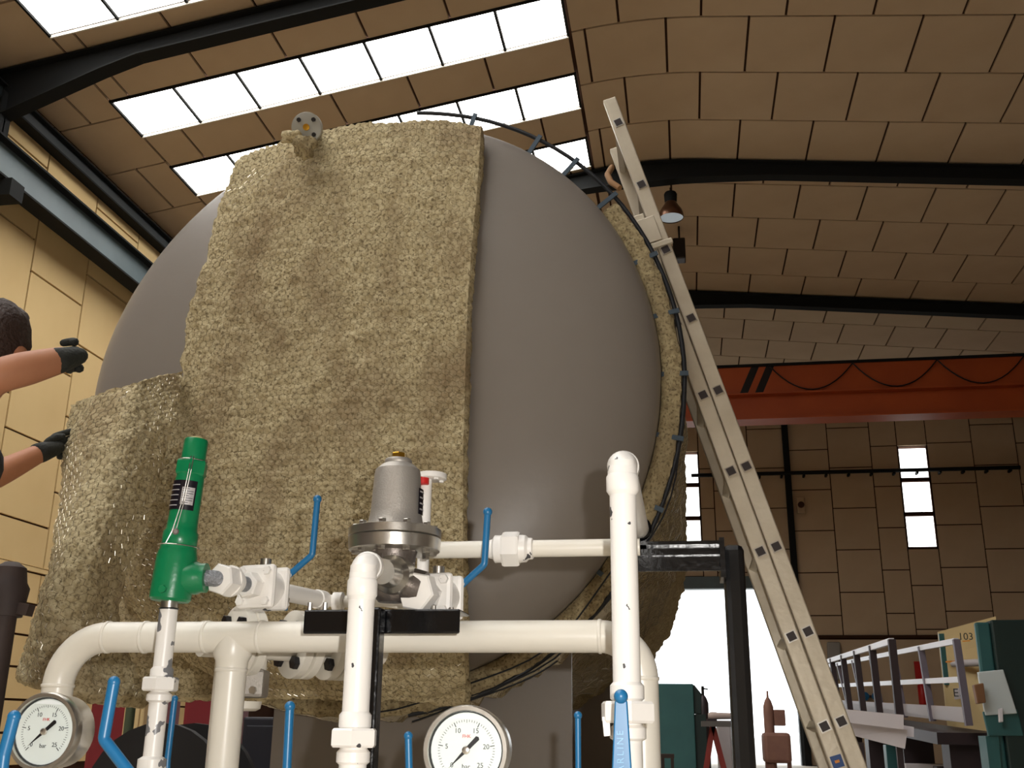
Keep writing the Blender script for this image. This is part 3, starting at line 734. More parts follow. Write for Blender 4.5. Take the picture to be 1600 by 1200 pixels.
# ------------------------------------------------------------------ pipework in front of the tank
def bend(a, b, c, r, n=8):
    """points of a smooth elbow at corner b between a and c"""
    a, b, c = map(np.asarray, (a, b, c)); u = unit(a - b); v = unit(c - b); ang = math.acos(float(np.clip(u @ v, -1, 1)))
    t = r / math.tan(ang / 2); p, q = b + u*t, b + v*t; ctr = b + unit(u + v) * (r / math.sin(ang / 2))
    out = []
    for k in range(n + 1):
        s = k / n; e = (p - ctr) * math.sin((1 - s) * (math.pi - ang)) + (q - ctr) * math.sin(s * (math.pi - ang)); out.append(ctr + e / math.sin(math.pi - ang))
    return out
def down(p, z): return V(p[0], p[1], z)
FLOOR0 = 0.10                                   # top of the skid
def weld(mb, p, d, r): mb.lathe(np.asarray(p) - unit(d)*.003, d, [(0, r), (.001, r + .0016), (.005, r + .0016), (.006, r)], 24, False)

# main cream header: left leg, header, tee leg, right leg
YM = 1.60; rm = .0238
zc = px(550, 995, YM)[2]
xl = px(88, 1090, YM)[0]; xt = px(360, 1060, YM)[0]; xr = px(1003, 1060, YM)[0]
hd = thing('header_pipe', 'thick cream header pipe with bent ends crossing in front of the tank', 'pipe', (xt, YM, FLOOR0))
A0, A1, A2, A3 = V(xl, YM, FLOOR0), V(xl, YM, zc), V(xr, YM, zc), V(xr, YM, FLOOR0)
b1, b2 = bend(A0, A1, A2, .075, 12), bend(A1, A2, A3, .06, 12)
MB().tube([A0] + b1 + b2 + [A3], rm, 32).build('header', CREAM, hd, 40)
MB().lathe(V(xt, YM, zc), V(0, 0, -1), [(0, rm), (.028, rm + .006), (.036, rm + .0015), (.05, rm), (zc - FLOOR0, rm)], 32, False).build('branch', CREAM, hd, 60)
mb = MB()
for q, d in ((b1[0], (0,0,1)), (b1[-1], (1,0,0)), (V(px(228, 992, YM)[0], YM, zc), (1,0,0)), (V(xt - .045, YM, zc), (1,0,0)), (V(xt + .045, YM, zc), (1,0,0)), (V(xt, YM, zc - .05), (0,0,1)), (b2[0], (1,0,0)), (b2[-1], (0,0,1))): 
    w = MB(); weld(w, q, V(*d), rm); w.build('weld_bead', CREAM, hd, 60)

# green safety relief valve on its standpipe
YG = 1.50
g0, g1 = px(265, 940, YG), px(307, 688, YG); gax = unit(g1 - g0); gl = np.linalg.norm(g1 - g0); k = mpp(290, 820, YG)
gv = thing('relief_valve', 'bright green safety relief valve with a black nameplate', 'valve', g0)
T = lambda y: (940 - y) / 252 * gl
MB().lathe(g0, gax, [(0, .027), (.004, .0305), (T(905), .0305), (T(872), .030), (T(862), .0275), (T(856), .0265)], 32).build('body', GREEN, gv, 40)
MB().lathe(g0, gax, [(T(858), .024), (T(854), .0262), (T(836), .0262), (T(832), .0235), (T(820), .0225), (T(752), .0215), (T(744), .0205)], 32).build('spring_housing', GREEN, gv, 40)
MB().hexn(g0 + gax*T(746), g0 + gax*T(722), .0245, .3, .06).build('lock_nut', GREEN, gv)
MB().lathe(g0, gax, [(T(724), .0165), (T(722), .0185), (T(690), .0185), (T(687), .017), (T(686.5), .0145)], 28).build('cap', GREEN, gv, 40)
MB().lathe(g0, gax, [(T(687), .0105), (T(683.5), .0095)], 20).build('cap_insert', mat('pale_gasket', srgb(190, 180, 130), .6), gv, 40)
oc = g0 + gax*T(905); oz = unit(px(333, 903, YG + .008) - oc)
MB().lathe(oc, oz, [(.02, .025), (.036, .0245), (.042, .022), (.05, .022)], 28).build('outlet', GREEN, gv, 40)
ga, gb, _ = frame(gax)
def curved_plate(mb, p0, ax, r, t0, t1, a0, a1, n=12, dr=.0012):
    a, b, c = frame(ax); P = np.array([[p0 + c*t + (a*math.cos(th) + b*math.sin(th)) * (r + dr) for t in (t0, t1)] for th in np.linspace(a0, a1, n)]); mb.grid(P)
vdir = unit(-(g0 - V(0, 0, HC))); thv = math.atan2(vdir @ gb, vdir @ ga)
npl = MB(); curved_plate(npl, g0, gax, .0222, T(803), T(757), thv - 1.5, thv + .55); npl = npl.build('nameplate', PLATE, gv, 60)
mb = MB(); curved_plate(mb, g0, gax, .0222, T(795), T(768), thv - .38, thv + .42, dr=.0020); pw = mb.build('data_panel', PLATEW, npl, 60)
for q in range(7):
    mb = MB(); y = 770 + q * 3.6; curved_plate(mb, g0, gax, .0222, T(y + 1.0), T(y), thv - .33, thv + (.36 if q % 3 else .1), dr=.0024, n=6); mb.build('print_line', INK, npl)
for q in range(5):
    mb = MB(); y = 764 + q * 8.0; curved_plate(mb, g0, gax, .0222, T(y + 1.4), T(y), thv - 1.35, thv - .55, dr=.0022, n=6); mb.build('print_line', PLATEW, npl)
sd = lambda y, r, th: g0 + gax*T(y) + (ga*math.cos(th) + gb*math.sin(th)) * r
MB().tube([sd(718, .0205, thv - .2), sd(740, .0262, thv - .15), sd(790, .0248, thv - .25), sd(838, .0278, thv - .5), sd(856, .0285, thv - .75)], .0009, 6).build('seal_wire', STEEL, gv)
MB().tube([sd(718, .0205, thv - .0), sd(740, .0262, thv - .02), sd(790, .0248, thv - .12), sd(838, .0278, thv - .3)], .0009, 6).build('seal_wire', STEEL, gv)
MB().tube([sd(722, .0212, th) for th in np.linspace(thv - 1.5, thv + 1.5, 14)], .0009, 6).build('seal_wire', STEEL, gv)
MB().tube([sd(857, .0305, th) for th in np.linspace(thv - 1.5, thv + 1.5, 14)], .0009, 6).build('seal_wire', STEEL, gv)
MB().lathe(sd(838, .027, thv - .3), unit(vdir), [(-.002, .0045), (.002, .005), (.004, .003)], 8).build('lead_seal', mat('lead_grey', srgb(120, 110, 104), .6, .3), gv, 40)
MB().hexn(sd(925, .030, thv - .4), sd(925, .036, thv - .4), .006).build('bolt', GREEN, gv)

def standpipe(name, label, top, r, zs, m=WHITE, cat='pipe'):
    """vertical pipe; zs: (kind, z_hi, z_lo, radius)"""
    t = thing(name, label, cat, (top[0], top[1], FLOOR0))
    MB().cyl(V(top[0], top[1], FLOOR0), top, r, n=28).build('pipe', m, t, 40)
    for kind, hi, lo, rr in zs:
        a, b = V(top[0], top[1], hi), V(top[0], top[1], lo)
        if kind == 'hex': MB().hexn(b, a, rr, .2).build('union_nut', m, t)
        elif kind == 'ring': MB().lathe(b, V(0, 0, 1), [(0, r), (.001, rr), (hi - lo - .001, rr), (hi - lo, r)], 28, False).build('ring', HOOP, t, 40)
        else: MB().lathe(b, V(0, 0, 1), [(0, r), (.003, rr), (hi - lo - .004, rr), (hi - lo, r)], 28, False).build('coupling', m, t, 40)
    return t
gt = V(g0[0], YG, g0[2]); Zg = lambda y: px(262, y, YG)[2]
MB().cyl(gt + V(0, 0, -.013), gt + V(0, 0, .002), .0125, n=24).build('nipple', STEEL, gv, 40)
standpipe('standpipe', 'flaking white standpipe with a union nut carrying the green relief valve', gt + V(0, 0, -.012), .0134,
    [('ring', Zg(950), Zg(952.5), .0150), ('cup', Zg(1042), Zg(1060), .0165), ('hex', Zg(1058), Zg(1080), .0262), ('cup', Zg(1081), Zg(1098), .0180), ('cup', Zg(1182), Zg(1230), .0200)], CHIP)

# ball valves
def lever(t, pts, r=.0052, ball=.0072, m=BLUE):
    mb = MB(); P = [np.asarray(p) for p in pts]; path = [P[0]]
    for i in range(1, len(P) - 1): path += bend(P[i-1], P[i], P[i+1], .008, 4)
    path.append(P[-1]); mb.tube(path, [r * .95] + [r] * (len(path) - 2) + [r * 1.0], 10); mb.ball(P[-1], ball, 14)
    return mb.build('lever', m, t, 50)
def ball_valve(name, label, c, ax, s, lever_pts, group=None):
    """square bodied three piece ball valve, axis ax, plate half size s"""
    t = thing(name, label, 'valve', c, group); ax = unit(ax); side = unit(np.cross(ax, V(0, 0, 1))); up = np.cross(side, ax)
    for e, w in ((-1, 'end_plate'), (1, 'end_plate')):
        q = c + ax * e * .019; pl = MB().obox(q, side, up, ax, s, s, .0065).build(w, WHITE, t, bevel=.007)
        for i in (-1, 1):
            for j in (-1, 1):
                bq = q + side*s*.68*i + up*s*.68*j; MB().hexn(bq + ax*e*.006, bq + ax*e*.0125, .0072, .1 + i).build('bolt', WHITE, pl)
        MB().hexn(q + ax*e*.006, q + ax*e*.030, .0205, .2, .1).build('hex_port', WHITE, t)
    MB().lathe(c, ax, [(-.014, s*.9), (.014, s*.9)], 24).build('body', WHITE, t, 40)
    MB().cyl(c + up*s*.8, c + up*(s + .012), .009, n=14).build('stem', STEEL, t, 40)
    if lever_pts is not None:
        lv = lever(t, lever_pts); 
        b0 = np.asarray(lever_pts[0]); MB().obox(b0 + V(0, 0, -.006), side, up, ax, .004, .018, .011).build('lever_clip', BLUE, lv, bevel=.002)
        MB().hexn(b0 + V(.004, -.004, -.008), b0 + V(.010, -.010, -.008), .006).build('lever_nut', STEEL, lv)
    return t
zA = px(335, 903, 1.5)[2]
Pa = lambda x: pz(x, 903 + .2055 * (x - 335), zA)
axA = unit(Pa(500) - Pa(340))
cA = Pa(412)
ball_valve('ball_valve', 'white ball valve with blue lever beside the green relief valve', cA, axA, .0345,
           [px(443, 930, cA[1] + .03), px(444, 905, cA[1] + .03), px(488, 867, cA[1] + .02), px(496, 780, cA[1] + .02)])
t = thing('inlet_union', 'white union with silver sealed threads between green valve and ball valve', 'pipe fitting', Pa(350))
MB().tube([oc + oz*.040, oc + oz*.054, Pa(346), Pa(392)], .0122, 20).build('thread', TAPE, t, 60)
MB().hexn(Pa(342), Pa(360), .0245, .3).build('union_nut', WHITE, t); MB().lathe(Pa(358), axA, [(0, .024), (.006, .024), (.014, .017), (.022, .016)], 24).build('union_tail', WHITE, t, 40)
t = thing('connecting_pipe', 'short white pipe sloping back behind the first blue lever', 'pipe', Pa(500))
eA = Pa(508)
MB().cyl(cA + axA*.045, eA, .0145, n=24).build('pipe', WHITE, t, 40); MB().lathe(Pa(494), axA, [(0, .0147), (.001, .0165), (.022, .0165), (.023, .0147)], 24).build('coupling', WHITE, t, 40)
pB = [Pa(506), px(540, 940, eA[1] + .01), px(600, 938, 1.68), px(640, 944, 1.66), px(690, 950, 1.66)]
MB().tube(pB, .0105, 16).build('branch_pipe', CREAM, t, 50); MB().lathe(px(520, 940, eA[1]), V(1, 0, -.02), [(0, .0125), (.002, .0165), (.018, .0165), (.020, .0125)], 20).build('coupling', WHITE, t, 40)

# pressure regulator
YR = 1.50; rc = px(617, 842, YR); k = mpp(617, 842, YR)
rg = thing('pressure_regulator', 'silver pressure regulator with a brass cap and wide bolted flange', 'regulator', rc + V(0, 0, -.1))
Zr = lambda y: px(618, y, YR)[2] - rc[2]
up = V(0, 0, 1)
zt_ = .014
MB().lathe(rc, up, [(zt_, .045), (zt_ + .012, .040), (Zr(800), .0375), (Zr(742), .0345), (Zr(735), .033), (Zr(727), .024), (Zr(725), .020)], 40).build('bonnet', CAST, rg, 35)
MB().lathe(rc, up, [(Zr(727), .0195), (Zr(725), .0205), (Zr(720), .0205), (Zr(718), .019)], 28).build('collar', CAST, rg, 40)
MB().hexn(rc + up*Zr(719), rc + up*Zr(708), .0105).build('brass_cap', BRASS, rg)
MB().lathe(rc, up, [(.001, .066), (.002, .068), (zt_ - .001, .068), (zt_, .066)], 56).build('upper_flange', STEEL, rg, 35)
MB().lathe(rc, up, [(-.019, .064), (-.018, .0665), (-.001, .068), (0, .066)], 56).build('lower_flange', STEEL, rg, 35)
for q in range(10):
    th = 2*math.pi*q/10 + .25; bq = rc + V(math.cos(th), math.sin(th), 0) * .057
    MB().hexn(bq + up*zt_, bq + up*(zt_ + .006), .0058).build('bolt', STEEL, rg); MB().hexn(bq - up*.024, bq - up*.018, .0058).build('bolt', STEEL, rg)
MB().lathe(rc, -up, [(.019, .034), (.026, .032), (.060, .030), (.082, .028), (.092, .020)], 32).build('valve_body', BODY, rg, 40)
for a in (-.9, -.35, .25): MB().obox(rc + V(.031*math.sin(a), -.031*math.cos(a), -.05), V(math.cos(a), math.sin(a), 0), V(math.sin(a), -math.cos(a), 0), up, .0035, .002, .024).build('rib', BODY, rg, bevel=.001)
qb = rc + V(0, 0, -.062); MB().cyl(qb, px(661, 922, 1.50), .027, n=28).build('valve_body', BODY, rg, 40)
pin = px(616, 899, YR - .02); pd_ = unit(px(585, 889, 1.37) - pin)
MB().lathe(pin + pd_*-.02, pd_, [(0, .029), (.020, .029), (.040, .027), (.048, .020), (.07, .0185), (.09, .0175)], 28).build('inlet_port', STEEL, rg, 35)
a, b, _ = frame(up); view = unit(V(0, 0, HC) - rc); tv = math.atan2(view @ b, view @ a)
mb = MB(); curved_plate(mb, rc, up, .0385, Zr(806), Zr(766), tv + .95, tv + 1.5); npl = mb.build('nameplate', PLATE, rg, 60)
for q in range(4): mb = MB(); y = 770 + 9*q; curved_plate(mb, rc, up, .0385, Zr(y + 2.5), Zr(y), tv + 1.0, tv + 1.42, dr=.002, n=5); mb.build('print_line', PLATEW, npl)

zB = px(655, 915, 1.5)[2]
cB = px(684, 933, 1.55)
ball_valve('ball_valve', 'white ball valve with blue lever at the right of the silver regulator', cB, axA, .0330,
           [px(712, 938, cB[1] + .03), px(713, 922, cB[1] + .03), px(757, 882, cB[1] + .02), px(762, 800, cB[1] + .02)])
t = thing('outlet_union', 'large white hex union joining regulator and right ball valve', 'pipe fitting', cB - axA*.06)
MB().hexn(cB - axA*.075, cB - axA*.050, .0295, .2).build('union_nut', WHITE, t); MB().cyl(cB - axA*.066, cB - axA*.045, .022, n=24).build('port', STEEL, t, 40)

# centre standpipe with elbow into the regulator
YP = 1.32
def elbow_pipe(name, label, x, ytop, r, target, zs, ero):
    c = px(x, ytop, YP); t = standpipe(name, label, c + V(0, 0, -.0), r, zs)
    pts = bend(c + V(0, 0, -.05), c, target, .020, 8); re = r * ero
    d = unit(np.asarray(target) - c)
    MB().tube([c + V(0, 0, -.024)] + pts + [c + d*.026], re, 28).build('elbow', WHITE, t, 50)
    MB().lathe(c + V(0, 0, -.044), V(0, 0, 1), [(0, r), (.004, re*1.03), (.006, re*1.1), (.024, re*1.1), (.027, re)], 28, False).build('elbow_collar', WHITE, t, 40)
    MB().lathe(c + d*.020, d, [(0, re), (.002, re*1.1), (.016, re*1.1), (.018, re*.8)], 28).build('elbow_collar', WHITE, t, 40)
    return c, t
Zc = lambda y: px(558, y, YP)[2]
cc, ct = elbow_pipe('standpipe', 'white standpipe with an elbow in front of the silver regulator', 568, 884, .0168, px(606, 890, YR - .02),
    [('cup', Zc(1112), Zc(1140), .0200), ('hex', Zc(1138), Zc(1168), .0300), ('cup', Zc(1170), Zc(1195), .0205), ('cup', Zc(1200), Zc(1240), .022)], 1.05)
Zt = lambda y: px(978, y, YP)[2]
ca, ta = elbow_pipe('standpipe', 'tall white standpipe whose elbow turns back, tallest pipe beside the grey tank end', 972, 722, .0168, px(972, 722, YP) + V(0, .5, 0),
    [('cup', Zt(1066), Zt(1096), .0205), ('hex', Zt(1096), Zt(1130), .0335), ('cup', Zt(1132), Zt(1158), .0215)], 1.12)
YBM = 1.80
MB().cyl(ca + V(0, .03, 0), V(ca[0], YBM - .002, ca[2]), .0168, n=24).build('return_pipe', WHITE, ta, 40)
MB().bar(px(953, 1120, YP) + V(-.004, -.012, 0), px(956, 1150, YP) + V(-.004, -.012, 0), .008, .008).build('drip_tag', WHITE, ta)

# thin crossing pipe with union, right of the regulator
YX = 1.62; zx = px(850, 857, YX)[2]; P0, P1 = V(px(672, 857, YX)[0], YX, zx), V(px(1000, 857, YX)[0], YX, zx)
t = thing('crossing_pipe', 'thin cream horizontal pipe with a union in front of the grey tank end', 'pipe', P0)
MB().cyl(P0, P1, .0132, n=24).build('pipe', CREAM, t, 40)
xa = lambda x: V(px(x, 857, YX)[0], YX, zx)
MB().lathe(xa(762), V(1, 0, 0), [(0, .0134), (.008, .0155), (.012, .0215), (.030, .0215)], 24).build('union_tail', WHITE, t, 40)
MB().hexn(xa(785), xa(812), .0275, .45, .05).build('union_nut', WHITE, t)
MB().lathe(xa(810), V(1, 0, 0), [(0, .022), (.012, .021), (.016, .017), (.022, .0165), (.024, .0134)], 24).build('union_tail', WHITE, t, 40)

# flange on a small riser behind the regulator, with red cap
YS = 1.66; fc = px(674, 745, YS)
t = thing('riser_flange', 'white flanged riser with a red cap peeking out behind the silver regulator', 'pipe', V(px(664, 830, YS)[0], YS, px(664, 900, YS)[2]))
MB().lathe(fc, V(0, 0, 1), [(-.005, .0235), (-.004, .0255), (.004, .0255), (.005, .0235)], 32).build('flange_disc', WHITE, t, 40)
rx = px(664, 800, YS); MB().cyl(V(rx[0], YS, px(664, 990, YS)[2]), V(rx[0], YS, fc[2] - .004), .0098, n=20).build('riser', WHITE, t, 40)
for th in (.6, 2.2, 3.8, 5.4): q = fc + V(math.cos(th), math.sin(th), 0)*.018; MB().hexn(q + V(0, 0, -.008), q + V(0, 0, -.004), .004).build('bolt', WHITE, t)
MB().lathe(px(661, 751, YS - .012), V(0, 0, 1), [(-.007, .0085), (-.006, .010), (.006, .010), (.007, .0085)], 14).build('red_cap', RED, t, 40)

# flanged shut-off valve half hidden behind the header
YV = 1.86
def fl_disc(t, c, ax, r, th, bolts=True, ph=0):
    d = MB().lathe(c, ax, [(0, r*.97), (.001, r), (th - .001, r), (th, r*.97)], 40).build('flange', CREAM, t, 35); a, b, n = frame(ax)
    if bolts:
        for q in range(4):
            an = ph + q*math.pi/2; p = c + (a*math.cos(an) + b*math.sin(an))*r*.72; MB().hexn(p - n*.010, p, .012, .2).build('bolt', BOLT, d)
    return d
fx = unit(V(.66, .75, 0)); f0 = px(366, 1001, YV - .08)
t = thing('flanged_valve', 'cream flanged valve with black bolts half hidden behind the header pipe', 'valve', f0 + V(0, 0, -.05))
for dd, bo in ((0, True), (.020, False), (.110, True), (.132, False), (.180, True), (.202, False)): fl_disc(t, f0 + fx*dd, fx, .060, .017, bo, math.pi/4 + .1)
q = f0 - fx*.012; MB().cyl(V(q[0], q[1], FLOOR0), q, .018, n=16).build('support_leg', CREAM, t, 40)
MB().cyl(f0 - fx*.06, f0 + fx*.30, .030, n=28).build('body', CREAM, t, 40)
q = px(393, 1068, YV - .04); MB().obox(q, unit(V(1, .2, 0)), unit(V(-.2, 1, 0)), V(0, 0, 1), .026, .03, .024).build('actuator_pad', CAST, t, bevel=.006); MB().cyl(q + V(0, 0, .02), q + V(0, 0, .08), .024, n=20).build('bonnet', CREAM, t, 40)
MB().hexn(q + V(.016, -.034, -.012), q + V(.016, -.028, -.012), .007).build('bolt', STEEL, t)
MB().lathe(q + V(-.01, 0, -.03), V(0, 0, -1), [(0, .03), (.012, .028), (.016, .02)], 24).build('lower_cap', CREAM, t, 40)

# black bracket plate on its post, and black frame at right
YK = 1.47
t = thing('bracket_plate', 'black gloss bracket plate on a post behind the centre standpipe', 'bracket', V(px(586, 1100, YK)[0], YK, FLOOR0))
pz0, pz1 = px(600, 990, YK)[2], px(600, 952, YK)[2]; xa0, xa1 = px(474, 970, YK)[0], px(718, 970, YK)[0]
MB().box((xa0, YK, pz0), (xa1, YK + .005, pz1)).build('plate', BLACK, t, bevel=.004); MB().box((xa0, YK, pz1 - .004), (xa1, YK + .07, pz1)).build('ledge', BLACK, t, bevel=.002)
xp = px(588, 1100, YK)[0]; MB().box((xp - .014, YK - .03, FLOOR0), (xp + .008, YK - .002, pz1)).build('post', BLACK, t, bevel=.003)
for x, y in ((476, 957), (500, 957), (672, 962), (700, 965), (650, 957)): q = px(x, y, YK); MB().cyl(q + V(0, .02, -.004), q + V(0, .02, .016), .0035, n=8).build('bolt', STEEL, t, 40)

bx0, bx1 = px(985, 868, YBM)[0], px(1124, 868, YBM)[0]; bz0, bz1 = px(1060, 892, YBM)[2], px(1060, 848, YBM)[2]
t = thing('pipe_support_frame', 'black gloss steel support frame with square post left of the ladder', 'frame', V(px(1160, 1100, 1.84)[0], 1.84, 0))
MB().box((bx0 - .03, YBM, bz0), (bx1, YBM + .006, bz1)).build('channel_web', BLACK, t)
MB().box((bx0 - .03, YBM - .018, bz1 - .006), (bx1, YBM, bz1)).build('channel_flange', BLACK, t); MB().box((bx0 - .03, YBM - .010, bz1 - .022), (bx1, YBM, bz1 - .018)).build('channel_lip', BLACK, t)
MB().box((bx1, YBM - .03, bz0 - .015), (bx1 + .008, YBM + .05, bz1 + .003)).build('end_plate', BLACK, t)
px0 = px(1131, 900, 1.84)[0]; px1 = px(1164, 900, 1.84)[0]
MB().box((px0, 1.82, 0), (px1, 1.87, bz1 + .0)).build('post', BLACKR, t, bevel=.010)
MB().lathe(V(ca[0], YBM, ca[2]), V(0, -1, 0), [(-.004, .022), (.0, .022), (.003, .018)], 20).build('pipe_socket', BLACK, t, 40)
MB().box((ca[0] - .012, YBM, bz1 - .01), (ca[0] + .012, YBM + .008, ca[2])).build('pipe_hanger', BLACK, t)

# pressure gauges
def gauge(c, R, label, ang, stem=True):
    c = np.asarray(c, float); n = V(0, -1, 0); t = thing('pressure_gauge', label, 'gauge', V(c[0], c[1], c[2] - R), 'bar pressure gauges')
    MB().lathe(c, n, [(-.042, R*.55), (-.040, R*.93), (-.004, R*.95), (.000, R*1.0)], 48, True).build('case', STEEL, t, 35)
    MB().lathe(c, n, [(-.006, R*.96), (-.004, R*1.0), (.006, R*1.0), (.009, R*.97), (.009, R*.88), (.001, R*.86)], 48, False).build('bezel', STEEL, t, 35)
    d = MB().cyl(c, c + n*.0015, R*.87, n=48).build('dial', DIAL, t, 35)
    at = lambda a, r: c + n*.0017 + V(math.cos(a), 0, math.sin(a))*r*R
    MB().tube([at(math.radians(a), .845) + n*.0003 for a in range(0, 361, 8)], .0008, 6).build('dial_edge', INK, d)
    tot = 270; a0 = 225
    for i in range(51):
        a = math.radians(a0 - tot*i/50); big = i % 10 == 0
        MB().bar(at(a, .56 if big else (.60 if i % 5 == 0 else .62)), at(a, .67), .0009 if big else .0005, .0003, up=n).build('tick', INK, d)
    for v, i in ((0, 0), (5, 10), (10, 20), (15, 30), (20, 40), (25, 50)):
        a = math.radians(a0 - tot*i/50); text(str(v), 'numeral', INK, d, at(a, .47), V(1, 0, 0), V(0, 0, 1), R*.155)
    text('bar', 'unit_mark', INK, d, at(math.radians(-90), .36), V(1, 0, 0), V(0, 0, 1), R*.15); text('FHK', 'maker_mark', RED, d, at(math.radians(90), .30), V(1, 0, 0), V(0, 0, 1), R*.11)
    seg = [at(math.radians(a), .80) for a in range(58, 123, 5)]; MB().ngon_prism(seg, n*.0004).build('air_bubble', mat('bubble_white', srgb(236, 242, 244), .2) if 'bubble_white' not in MATS else MATS['bubble_white'], d)
    a = math.radians(ang); u = V(math.cos(a), 0, math.sin(a)); w = V(-u[2], 0, u[0]); o = c + n*.003
    pt = MB().ngon_prism([o + w*.0022 - u*R*.02, o + u*R*.56, o - w*.0022 - u*R*.02], n*.0006).ngon_prism([o + w*.002, o - u*R*.10 + w*.0022, o - u*R*.38 + w*.0026, o - u*R*.41, o - u*R*.38 - w*.0026, o - u*R*.10 - w*.0022, o - w*.002], n*.0006)
    pt = pt.build('pointer', BOLT, t); MB().lathe(o, n, [(0, .0045), (.002, .0042), (.0026, .003)], 16).build('hub', STEEL, pt, 40)
    MB().cyl(c + n*-.02 + V(0, 0, -R*.9), c + n*-.02 + V(0, 0, -R*1.5), .011, n=14).build('stem', BRASS, t, 40)
    MB().cyl(c + n*-.02 + V(0, 0, -R*1.5), V(c[0], c[1] + .02, FLOOR0), .010, n=12).build('tail_pipe', WHITE, t, 40)
    return t
gc = px(729, 1172, 1.20); gauge(gc, .0475, 'round bar pressure gauge at bottom centre below the header pipe', 225)
gc2 = px(71, 1143, 1.30); gauge(gc2, .0480, 'round bar pressure gauge at the bottom left corner beside blue levers', 222)

# levers of valves whose bodies sit below
def low_valve(label, pts, r=.0055, ball=.0075):
    p = np.asarray(pts[0]); c = V(p[0], p[1] + .03, p[2] - .03)
    t = ball_valve('ball_valve', label, c, V(0, 0, 1), .034, None, 'low ball valves with blue levers'); lv = lever(t, pts, r, ball)
    MB().obox(p + V(0, .008, -.01), V(1, 0, 0), V(0, 1, 0), V(0, 0, 1), .010, .012, .014).build('lever_clip', BLUE, lv, bevel=.002)
    MB().cyl(V(c[0], c[1], FLOOR0), c + V(0, 0, -.04), .013, n=16).build('tail_pipe', WHITE, t, 40); return t
low_valve('blue lever with a kink between left gauge and flaking standpipe', [px(225, 1262, 1.18), px(208, 1215, 1.18), px(162, 1155, 1.18), px(178, 1066, 1.18)], .0068, .0072)
low_valve('blue lever cut off by the left edge of the picture', [px(-8, 1290, 1.1), px(6, 1180, 1.1), px(22, 1120, 1.1)], .0068, .0072)
low_valve('thin blue lever behind the flaking white standpipe', [px(260, 1225, 1.62), px(262, 1185, 1.62), px(273, 1092, 1.62)], .0048, .0055)
low_valve('upright blue lever right of the tee leg of the header', [px(445, 1262, 1.40), px(447, 1225, 1.40), px(453, 1104, 1.40)], .0058, .0072)
low_valve('small blue lever left of the centre gauge', [px(641, 1262, 1.36), px(640, 1230, 1.36), px(638, 1150, 1.36)], .0046, .0058)
low_valve('thin blue lever in front of the grey saddle plate', [px(904, 1262, 1.45), px(903, 1118, 1.45)], .0040, .0056)
q0, q1 = px(972, 1262, 1.20), px(970, 1088, 1.20)
t = ball_valve('ball_valve', 'wide blue lever with raised lettering in front of the tall standpipe', V(q0[0], q0[1] + .035, q0[2] - .03), V(0, 0, 1), .034, None, 'low ball valves with blue levers')
lv = MB(); lv.ngon_prism([q0 + V(-.0125, .002, 0), q0 + V(.0125, .002, 0), q1 + V(.0068, .002, -.004), q1 + V(-.0068, .002, -.004)], V(0, .006, 0)); lv.ball(q1 + V(0, .003, 0), .0078, 16)
lv = lv.build('lever', BLUE, t, 40, bevel=.0015)
text('STARLINE', 'raised_lettering', mat('raised_blue', srgb(84, 150, 188), .3), lv, px(970, 1185, 1.20) + V(0, .0005, 0), V(0, 0, 1), V(-1, 0, 0), .0105, .001, 1.3)
MB().cyl(V(q0[0], q0[1] + .035, FLOOR0), V(q0[0], q0[1] + .035, q0[2] - .08), .013, n=16).build('tail_pipe', WHITE, t, 40)
# skid that carries the pipework
sk = thing('pipe_skid', 'low black steel skid under the pipework', 'frame', (-.4, 1.5, 0))
for y in (1.12, 1.48, 1.86): MB().box((-1.15, y - .04, 0.02), (.22, y + .04, FLOOR0)).build('beam', BLACK, sk)
for x in (-1.15, .16): MB().box((x, 1.08, 0.0), (x + .06, 1.9, FLOOR0 - .005)).build('beam', BLACK, sk)

# ------------------------------------------------------------------ worker at the left edge
SKIN = mat('skin', srgb(196, 138, 104), .55, var=srgb(184, 122, 90), vscale=9, spec=.3)
SHIRT = mat('navy_shirt', srgb(34, 32, 46), .85, var=srgb(26, 24, 38), vscale=8, bump=.3, bscale=40)
TROUS = mat('dark_trousers', srgb(44, 44, 54), .85, bump=.3, bscale=50)
GLOVE = mat('black_green_glove', srgb(46, 48, 42), .8, var=srgb(32, 34, 30), vscale=20, bump=.4, bscale=120)
HAIR = mat('brown_hair', srgb(58, 40, 32), .7, bump=.9, bscale=90)
SHOE = mat('black_boot', srgb(24, 22, 22), .5)
def skin_mesh(name, m, parent, verts, edges, radii, root=0, sub=2):
    me = bpy.data.meshes.new(name); me.from_pydata([tuple(map(float, v)) for v in verts], edges, []); o = bpy.data.objects.new('tmp', me); COL.objects.link(o)
    o.modifiers.new('skin', 'SKIN').use_smooth_shade = True; sd_ = o.modifiers.new('sub', 'SUBSURF'); sd_.levels = sub; sd_.render_levels = sub
    for i, r in enumerate(radii):
        q = me.skin_vertices[0].data[i]; q.radius = r if hasattr(r, '__len__') else (r, r); q.use_root = (i == root)
    bpy.context.view_layer.update()
    m2 = bpy.data.meshes.new_from_object(o.evaluated_get(bpy.context.evaluated_depsgraph_get())); bpy.data.objects.remove(o)
    mb = MB(); mb.v = [tuple(v.co) for v in m2.vertices]; mb.f = [tuple(p.vertices) for p in m2.polygons]; bpy.data.meshes.remove(m2)
    return mb.build(name, m, parent, 180)
hd_c = pd(-12, 554, 2.62)
tx, ty = pd(-88, 700, 2.62)[:2]
person = thing('person', 'worker in dark shirt and black gloves gripping the loose mat, left edge', 'person', (tx, ty, 0))
fd = unit(V(.93, .36, 0)); sdv = V(fd[1], -fd[0], 0)      # facing direction; his right hand side is towards the camera
sh_z = 1.44
